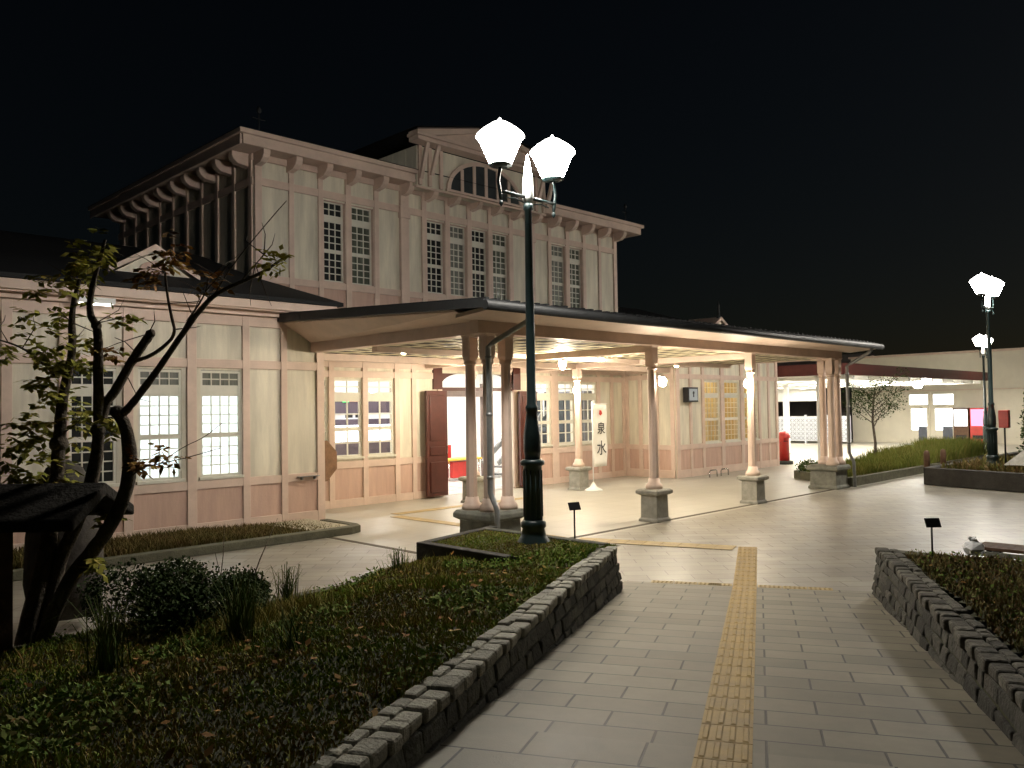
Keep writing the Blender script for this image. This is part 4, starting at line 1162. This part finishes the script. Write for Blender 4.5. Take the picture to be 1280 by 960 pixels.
g = thing('panel_fence', 'pale patterned panel fence under the walkway roof beside the shop building', 'fence', (47.6, 24, 0))
b = MB(); b.box(47.4, 47.5, 19.95, 31, .12, 1.6)
for i in range(9):
    b.box(47.34, 47.56, 20.0+1.3*i, 20.08+1.3*i, 0, 1.68)
b.build('fence_panel', M['fence'], g)
b = MB()
for i in range(42):
    for j in range(5):
        y = 20.2+.26*i; z = .3+.26*j
        b.beam((47.385, y-.1, z-.1), (47.385, y+.1, z+.1), .02, .02); b.beam((47.384, y-.1, z+.1), (47.384, y+.1, z-.1), .02, .02)
b.build('fence_lattice', mat('grey_fence_lattice', (.3, .31, .36), .6, .1, 4), g)
g = MB(); g.box(53, 54, 21, 60, 0, 5.5); tag(g.build('dark_wall', mat('grey_brown_wall', (.09, .08, .08), .8, .4, 1)), 'dark building wall beyond the pale panel fence', 'wall')

# far grass bed beside the porch
FB = [(22.95,9.72),(36.5,9.72),(36.5,12.1),(24.6,12.1)]
sheet('soil', [(23.1,9.85),(36.4,9.85),(36.4,12.0),(24.6,12.0)], .2, M['soil'])
k = MB()
for (p, q) in ((FB[0],FB[1]),(FB[1],FB[2]),(FB[2],FB[3]),(FB[3],FB[0])):
    k.beam((p[0],p[1],.12),(q[0],q[1],.12),.16,.26)
tag(k.build('bed_kerb', M['kerb'], bevel=.02), 'grey stone kerb round the tall grass bed beyond the porch pier', 'kerb')
def smp_far():
    x = random.uniform(23.3, 36.3); y = random.uniform(9.9, 11.9)
    if x < 24.6 and y > 9.9+(x-23.1)*1.3: return None
    hgt = .45+.75*min(1, max(0, (x-26)/8))+.2*math.sin(x*1.3)*random.random()
    return x, y, .2, max(.4, hgt)
ground_blades('grass', smp_far, 16000, M['grass_far'], (.30, .62), .014, .5, broad=0)
# dark clipped shrub at the near corner of that bed
def leafball(m, centre, rad, count, size, squash=1.0, up=.3):
    vs = []; fs = []
    for _ in range(count):
        a_ = random.uniform(0, 6.283); ct = random.uniform(-1, 1); st = math.sqrt(1-ct*ct)
        r = rad*random.uniform(.55, 1.0)*(1+.18*math.sin(3*a_+centre[0]*5)*st)
        p = Vector((centre[0]+r*st*math.cos(a_), centre[1]+r*st*math.sin(a_), centre[2]+r*ct*squash))
        d = Vector((random.gauss(0,1), random.gauss(0,1), random.gauss(0,1)+up)).normalized(); q = d.orthogonal().normalized()
        q = Matrix.Rotation(random.uniform(0, 6.283), 3, d) @ q; r2 = d.cross(q)
        s_ = size*random.uniform(.6, 1.3); i = len(vs)
        vs += [p, p+q*s_*.5+r2*s_*.28, p+q*s_, p+q*s_*.5-r2*s_*.28]; fs.append((i, i+1, i+2, i+3))
    m.add(vs, fs)
g = thing('shrub', 'small clipped shrub behind the east corner pier of the porch', 'shrub', (24.9, 11.6, .0))
b = MB(); b.tube([(24.9,11.6,0),(24.92,11.62,.35)], .03, 6); b.build('stem', M['bark'], g)
b = MB()
for dx, dy, dz in ((0,0,.28),(.35,-.2,.25),(-.3,.15,.22),(.1,.3,.3)): leafball(b, (24.9+dx, 11.6+dy, dz+.05), .34, 420, .07, .7)
b.build('crown', M['shrub'], g)

def tubes_tree(mb, branches):
    for pts, r0, r1 in branches:
        n = len(pts)
        mb.tube(pts, [r0+(r1-r0)*i/(n-1) for i in range(n)], 8, True, .08)
# small bare tree in the far bed
tx, ty = 29.58, 11.6
g = thing('small_tree', 'thin young tree with a sparse crown in the grass bed beyond the porch', 'tree', (tx, ty, .2))
b = MB(); br = [([(tx,ty,.2),(tx+.05,ty,.9),(tx-.03,ty+.05,1.7),(tx,ty,2.5)], .055, .03)]
tips = []
for i in range(16):
    a_ = i*2.4; z0 = 1.5+.07*i
    p0 = Vector((tx, ty, z0)); L_ = random.uniform(.6, 1.15)
    p1 = p0+Vector((math.cos(a_)*L_*.5, math.sin(a_)*L_*.5, .35)); p2 = p0+Vector((math.cos(a_)*L_, math.sin(a_)*L_, .55+random.uniform(-.2,.3)))
    br.append(([p0, p1, p2], .018, .006)); tips += [p1, p2, (p1+p2)/2]
tubes_tree(b, br); b.build('trunk', M['bark'], g)
b = MB()
for p in tips: leafball(b, p, .26, 40, .075, .8)
b.build('crown', M['shrub'], g)

# black stone planter across the plaza
g = thing('stone_planter', 'black stone planter with low plants under the second lamp post', 'planter', (27, 6, 0))
PP = [(24.72,8.25),(23.55,4.6),(23.3,1.0),(38,1.0),(40,8.25)]
b = MB()
for i in range(len(PP)):
    p, q = PP[i], PP[(i+1) % len(PP)]
    b.beam((p[0],p[1],.24),(q[0],q[1],.24),.25,.48)
b.build('planter_wall', M['far_stone'], g, .02)
sheet('soil', [(24.8,8.1),(23.7,4.6),(23.45,1.15),(37.9,1.15),(39.8,8.1)], .42, M['soil'])
def smp_pl():
    x = random.uniform(24.2, 30); y = random.uniform(4.0, 8.0)
    if x < 24.8-(8.1-y)*.31: return None
    return x, y, .41, random.uniform(.5, 1.1)
ground_blades('ground_cover', smp_pl, 4000, M['grass_red'], (.10, .35), .014, .9)
for i, (x, y) in enumerate(((26.6, 8.9), (27.6, 8.75))):
    b = MB(); b.lathe([(.09,0),(.085,.75),(.07,.82),(.03,.85)], (x, y), 10)
    tag(b.build('bollard', M['wood']), ('brown timber bollard beside the black planter, the one nearer the porch' if i == 0 else 'brown timber bollard beside the black planter, the one nearer the second lamp post'), 'bollard', 'timber bollards by the black planter')
g = thing('sloping_panel', 'grey sloping information panel standing on the black stone planter', 'panel', (25.3, 5.6, .42))
b = MB(); b.hexa([(24.7,6.35,.62),(24.7,4.6,.62),(24.75,4.6,.60),(24.75,6.35,.60),(25.7,5.75,1.28),(25.7,4.4,1.28),(25.75,4.4,1.25),(25.75,5.75,1.25)]); b.build('panel', M['granite'], g)
b = MB(); b.box(25.1,25.25,5.4,5.55,.42,.93); b.box(25.1,25.25,4.6,4.75,.42,.93); b.build('support', M['black'], g)
g = thing('red_box', 'small red box on a thin post before the dark conifer', 'box', (26.4, 6.72, .42))
b = MB(); b.box(26.3,26.5,6.60,6.86,1.55,2.05); b.build('box', M['red'], g, .02)
b = MB(); b.tube([(26.4,6.73,.42),(26.4,6.73,1.55)], .025, 8); b.build('post', M['black'], g)
g = thing('conifer', 'dark conical conifer at the edge of the black stone planter', 'tree', (26.6, 6.15, .42))
b = MB(); b.tube([(26.6,6.05,.42),(26.6,6.05,2.6)], [.07,.02], 8); b.build('trunk', M['bark'], g)
b = MB()
for i in range(14):
    f_ = i/13; leafball(b, (26.6+random.uniform(-.06,.06), 6.0+random.uniform(-.06,.06), .75+1.9*f_), .5*(1-f_*.62), 260, .10, .7)
b.build('crown', M['shrub'], g)

# bench, litter and plant labels by the beds
BXc, BYc = 11.9, 2.75
g = thing('bench', 'low dark slatted bench behind the rusty ground cover bed', 'bench', (BXc, BYc, 0))
b = MB()
for i in range(5): b.box(BXc-.24+.1*i, BXc-.16+.1*i, BYc-.95, BYc+.62, .42, .46)
b.build('seat', M['wood'], g, .006)
b = MB()
for i in range(2): b.box(BXc-.275, BXc-.245, BYc-.95, BYc+.62, .26+.09*i, .32+.09*i)
b.build('side_slats', M['granite_dark'], g, .006)
for y in (BYc-.75, BYc+.45):
    b = MB(); b.box(BXc-.22, BXc-.16, y-.03, y+.03, 0, .42); b.box(BXc+.2, BXc+.26, y-.03, y+.03, 0, .42); b.box(BXc-.159, BXc+.199, y-.03, y+.03, .36, .419)
    b.build('leg', M['black'], g)
b = MB(); b.lathe([(.03,.56),(.10,.58),(.12,.63),(.09,.68),(.04,.71),(.05,.75)], (10.42, 3.02), 9, False)
for v_ in b.v: v_ += Vector((random.uniform(-.03,.03), random.uniform(-.03,.03), random.uniform(-.015,.02)))
tag(b.build('plastic_bag', M['plastic']), 'crumpled clear plastic bag caught in the rusty ground cover', 'litter')
def plant_label(x, y, z, h, label, a_):
    g = thing('plant_label', label, 'sign', (x, y, z), 'plant name labels on stakes')
    b = MB(); b.tube([(x,y,z-.1),(x,y,z+h)], .011, 6); b.build('stake', M['black'], g)
    b = MB(); b.obox((x-.02, y-.02, z+h), (.17,.012,.11), a_, -.5); b.build('label_plate', M['black'], g, .004)
plant_label(8.33, 7.2, .55, .46, 'small dark plant label on a stake beside the lamp post base', math.radians(-20))
plant_label(9.95, 3.30, .55, .40, 'small dark plant label on a stake in the rusty ground cover bed', math.radians(-45))

# ------------------------------------------------------------------ foreground garden
T = dict(
A=[(2.21,8.55,0.14),(2.29,8.46,0.7),(2.37,8.43,1.06),(2.45,8.47,1.56),(2.5,8.54,2.0),(2.53,8.56,2.46),(2.62,8.53,2.91),(2.6,8.53,3.29),(2.67,8.51,3.61)],
B=[(2.34,8.5,0.2),(2.44,8.44,0.9),(2.59,8.28,1.34),(2.67,8.1,1.79),(2.68,8.01,2.15),(2.65,7.95,2.59),(2.63,7.88,2.95),(2.62,7.88,3.1),(2.56,7.91,3.22),(2.56,7.86,3.41),(2.58,7.76,3.61),(2.61,7.65,3.85)],
C=[(2.28,8.36,0.2),(2.44,8.09,0.84),(2.57,7.87,1.09),(2.69,7.67,1.38),(2.76,7.55,1.66),(2.77,7.5,1.94),(2.74,7.52,2.19),(2.68,7.57,2.34)],
C2=[(2.70,7.55,2.29),(2.76,7.46,2.39),(2.85,7.32,2.58),(2.93,7.17,2.77),(3.0,7.06,2.94),(3.11,6.89,3.18),(3.19,6.76,3.32),(3.34,6.59,3.42),(3.47,6.42,3.5),(3.57,6.27,3.61)],
D=[(2.69,7.99,2.22),(2.72,7.98,2.41),(2.8,7.94,2.53),(2.89,7.88,2.75),(2.97,7.82,2.91),(3.05,7.76,3.06)],
D2=[(2.90,7.87,2.79),(3.01,7.72,2.83),(3.09,7.56,2.92),(3.14,7.43,3.03),(3.1,7.43,3.19),(3.06,7.43,3.4),(3.05,7.44,3.58)],
E=[(3.0,7.06,2.94),(3.06,6.94,3.14),(3.12,6.8,3.3),(3.15,6.77,3.47)],
F=[(3.19,6.76,3.32),(3.29,6.63,3.57),(3.5,6.33,3.96),(3.56,6.2,4.08)],
G2=[(2.91,7.22,1.88),(3.03,7.04,2.02),(3.14,6.86,2.10),(3.22,6.70,2.22)],
G=[(2.76,7.54,1.73),(2.81,7.4,1.84),(2.91,7.22,1.88),(3.06,7.0,1.93),(3.23,6.75,2.01)],
H=[(3.34,6.59,3.42),(3.41,6.51,3.54),(3.48,6.44,3.65)],
I=[(2.49,8.6,2.68),(2.4,8.75,2.84),(2.25,8.97,3.0),(2.05,9.3,3.09)])
RR = dict(A=(.17,.045),B=(.13,.035),C=(.12,.07),C2=(.065,.012),D=(.07,.055),D2=(.035,.012),E=(.018,.006),F=(.012,.004),G=(.012,.004),G2=(.007,.003),H=(.012,.005),I=(.022,.008))
TR = thing('garden_tree', 'gnarled pruned tree with several dark trunks and sparse autumn leaves in the lawn bed', 'tree', (2.3, 8.45, .3))
b = MB()
def smooth(pts, it=2):
    pts = [Vector(p) for p in pts]
    for _ in range(it):
        q = [pts[0]]
        for i in range(len(pts)-1):
            q += [pts[i]*.75+pts[i+1]*.25, pts[i]*.25+pts[i+1]*.75]
        q.append(pts[-1]); pts = q
    return pts
tubes_tree(b, [(smooth(T[k_]), RR[k_][0]*.58, RR[k_][1]*(.35 if k_ in 'AB' else .75)) for k_ in T])
for c, r in (((2.68,7.57,2.34),.09),((3.05,7.76,3.06),.06),((2.66,7.98,2.18),.10),((2.62,7.9,3.12),.07),((2.5,8.54,2.05),.13),((2.45,8.47,1.5),.15)):     # knots
    r *= .66; b.lathe([(r*.5,c[2]-r),(r*.95,c[2]-r*.5),(r,c[2]),(r*.8,c[2]+r*.55),(r*.3,c[2]+r*.8)], (c[0], c[1]), 9)
twigs = []
for k_ in ('C2','D','D2','E','F','A','B','I','H','G'):
    P3 = smooth(T[k_], 1)
    for _ in range(0 if k_ in 'FG' else 5):
        p = random.choice(P3[len(P3)//2:]); d = Vector((random.gauss(0,1), random.gauss(0,1), random.gauss(.4,.7))).normalized()
        q = p+d*random.uniform(.12,.34); q2 = q+(d+Vector((random.gauss(0,.4),random.gauss(0,.4),random.gauss(0,.4)))).normalized()*.12
        b.tube([p, q, q2], [.006,.004,.002], 4); twigs.append(q2)
b.build('trunk', M['bark'], TR)
def sprays(mb, centre, rad, count, ls):
    """compound leaves: a stalk with drooping pointed leaflets"""
    vs = []; fs = []
    for _ in range(count):
        c = Vector(centre)+Vector((random.gauss(0,.5),random.gauss(0,.5),random.gauss(0,.5)))*rad
        ax = Vector((random.gauss(0,1),random.gauss(0,1),random.gauss(-.25,.45))).normalized()
        for t_ in range(7):
            p = c+ax*(t_//2)*ls*.45; side = 1 if t_ % 2 else -1
            out = (ax.cross(Vector((0,0,1))).normalized()*side+ax*.6+Vector((0,0,random.uniform(-.7,.05)))).normalized()
            if t_ == 6: out = (ax+Vector((0,0,-.3))).normalized()
            wd = out.cross(Vector((random.gauss(0,.4),random.gauss(0,.4),1))).normalized()*ls*.27
            L_ = ls*random.uniform(.7,1.15); i = len(vs)
            vs += [p, p+out*L_*.45+wd, p+out*L_, p+out*L_*.45-wd]; fs.append((i,i+1,i+2,i+3))
    mb.add(vs, fs)
b = MB()
for c, r, n in (((2.62,8.57,3.68),.27,34),((2.46,8.74,3.3),.22,18),((2.65,8.43,2.91),.25,26),((2.44,8.65,2.68),.25,26),((2.32,8.72,2.16),.22,24),((2.57,8.53,2.3),.22,20),((2.83,7.81,3.17),.12,6),((2.17,9.19,2.94),.11,10),((2.73,8.13,1.41),.10,8),((2.72,7.82,2.22),.10,8),((2.23,8.76,1.71),.18,20),((2.57,7.76,3.72),.15,14),((2.4,8.8,3.0),.2,12),((2.2,8.75,1.95),.2,14),((2.55,8.6,1.85),.15,10),((2.6,7.9,.95),.12,8)):
    sprays(b, c, r*1.05, int(n*1.1), .10)
b.build('crown', M['leaf'], TR)
b = MB()
for c, r, n in (((3.07,7.4,3.71),.16,22),((2.96,7.52,3.55),.13,12),((2.82,7.38,1.88),.09,10),((2.98,7.14,1.96),.09,6),((2.73,7.93,2.88),.10,10),((3.12,6.8,3.44),.10,8)):
    sprays(b, c, r, int(n*.9), .09)
b.build('russet_leaves', M['leaf_red'], TR)
b = MB(); sprays(b, (3.55,6.3,3.60), .10, 9, .08); sprays(b, (3.45,6.44,3.66), .05, 2, .07); b.build('yellow_leaves', M['leaf_yellow'], TR)

# roofed notice board standing in the bed
g = thing('notice_board', 'dark roofed wooden notice board behind the gnarled tree trunks', 'notice board', (1.75, 8.5, .4))
b = MB()
d = Vector((.707, -.707, 0)); nrm = Vector((.707, .707, 0))
c0 = Vector((2.62, 7.66, 0)); c1 = c0-d*2.6
def ridge(p0, p1, zr_, ze, half):
    P = []
    for p in (p0, p1):
        P += [p-nrm*half+Vector((0,0,ze)), p+Vector((0,0,zr_)), p+nrm*half+Vector((0,0,ze)), p+nrm*half+Vector((0,0,ze-.10)), p+Vector((0,0,zr_-.12)), p-nrm*half+Vector((0,0,ze-.10))]
    b.add(P, [(0,1,4,5),(1,2,3,4),(11,10,7,6),(10,9,8,7),(0,6,7,1),(1,7,8,2),(2,8,9,3),(3,9,10,4),(4,10,11,5),(5,11,6,0)])
ridge(c0, c1, 1.72, 1.46, .55)
b.build('roof', M['thatch'], g, .02)
for k_ in (.9, 2.2):
    b = MB(); q = c0-d*k_; b.box(q.x-.06, q.x+.06, q.y-.06, q.y+.06, .2, 1.58); b.build('post', M['wood'], g)
b = MB(); q = c0-d*1.55; b.obox((q.x, q.y, 1.1), (1.2, .05, .5), -math.pi/4); b.build('board', M['wood'], g)
# rounded stone
b = MB(); b.lathe([(.34,.15),(.40,.5),(.38,1.0),(.30,1.5),(.18,1.74),(.05,1.82)], (2.95, 9.9), 14)
o = b.build('standing_stone', M['rock']); tag(o, 'rounded brown stone marker behind the dark tree trunks', 'stone')
# clipped bush and smaller plants
g = thing('bush', 'dark rounded bush in the lawn bed beside the gnarled tree', 'shrub', (3.35, 7.9, .35))
b = MB(); 
for i in range(5): b.tube([(3.35,7.9,.3),(3.35+.3*math.cos(i*1.3),7.9+.3*math.sin(i*1.3),.75)], [.02,.01], 5)
b.build('stem', M['bark'], g)
b = MB()
for dx, dy, dz, r in ((0,0,.62,.42),(-.40,.38,.60,.40),(.42,-.30,.55,.36),(.15,.35,.60,.36),(-.2,-.28,.55,.34),(.62,-.05,.48,.3)):
    leafball(b, (3.35+dx, 7.9+dy, dz), r, 2200, .042, .75)
b.build('crown', M['shrub'], g)
def tuft(x, y, z, n, h, spread, label, mt=None):
    b = MB(); vs = []; fs = []
    for _ in range(n):
        a_ = random.uniform(0, 6.283); L_ = h*random.uniform(.5, 1.1); sp = spread*random.uniform(.1, 1)
        p = Vector((x+random.gauss(0,.05), y+random.gauss(0,.05), z)); o_ = Vector((math.cos(a_), math.sin(a_), 0)); wv = Vector((-o_.y, o_.x, 0))*.006
        K = [p, p+o_*sp*.35+Vector((0,0,L_*.6)), p+o_*sp*.75+Vector((0,0,L_*.95)), p+o_*sp*1.25+Vector((0,0,L_*.85))]
        i = len(vs)
        for j, q in enumerate(K):
            f_ = 1-j/3.3; vs += [q-wv*f_, q+wv*f_]
        for j in range(3): fs.append((i+2*j, i+2*j+1, i+2*j+3, i+2*j+2))
    b.add(vs, fs)
    tag(b.build('grass_tuft', mt or M['tuft'], origin=(x, y, z)), label, 'plant', 'long grass tufts in the lawn bed')
tuft(3.30, 6.55, .42, 130, .55, .40, 'largest arching grass tuft before the dark bush')
tuft(4.6, 8.05, .28, 60, .40, .25, 'dry grass tuft on the back kerb of the lawn bed beyond the dark bush')
tuft(6.1, 8.1, .27, 70, .38, .22, 'spiky grass tuft on the back kerb near the porch pier')
tuft(2.15, 6.3, .48, 90, .5, .40, 'arching grass tuft at the foot of the gnarled tree')
tuft(3.1, 5.4, .55, 50, .32, .3, 'short grass tuft in the middle of the lawn bed')
b = MB(); b.tube([(3.86,7.55,.5),(4.05,7.62,.85),(4.32,7.75,1.22)], [.008,.006,.002], 5); b.tube([(3.7,7.8,.5),(3.78,7.85,.9),(3.82,7.9,1.18)], [.006,.004,.002], 5); b.tube([(3.74,7.82,.7),(3.7,7.86,.95)], .003, 4)
tag(b.build('bare_twig', M['bark']), 'thin bare twigs rising out of the dark bush', 'twig')

# ------------------------------------------------------------------ render settings
sc.view_settings.view_transform = 'Standard'; sc.view_settings.look = 'None'
sc.view_settings.exposure = .32; sc.view_settings.gamma = 1; sc.view_settings.use_curve_mapping = False
sc.render.engine = 'CYCLES'
c = sc.cycles
c.use_denoising = True
try: c.denoiser = 'OPENIMAGEDENOISE'
except Exception: pass
c.max_bounces = 7; c.diffuse_bounces = 4; c.glossy_bounces = 3; c.transmission_bounces = 4; c.transparent_max_bounces = 8
c.sample_clamp_indirect = 6; c.caustics_reflective = False; c.caustics_refractive = False
c.use_light_tree = True
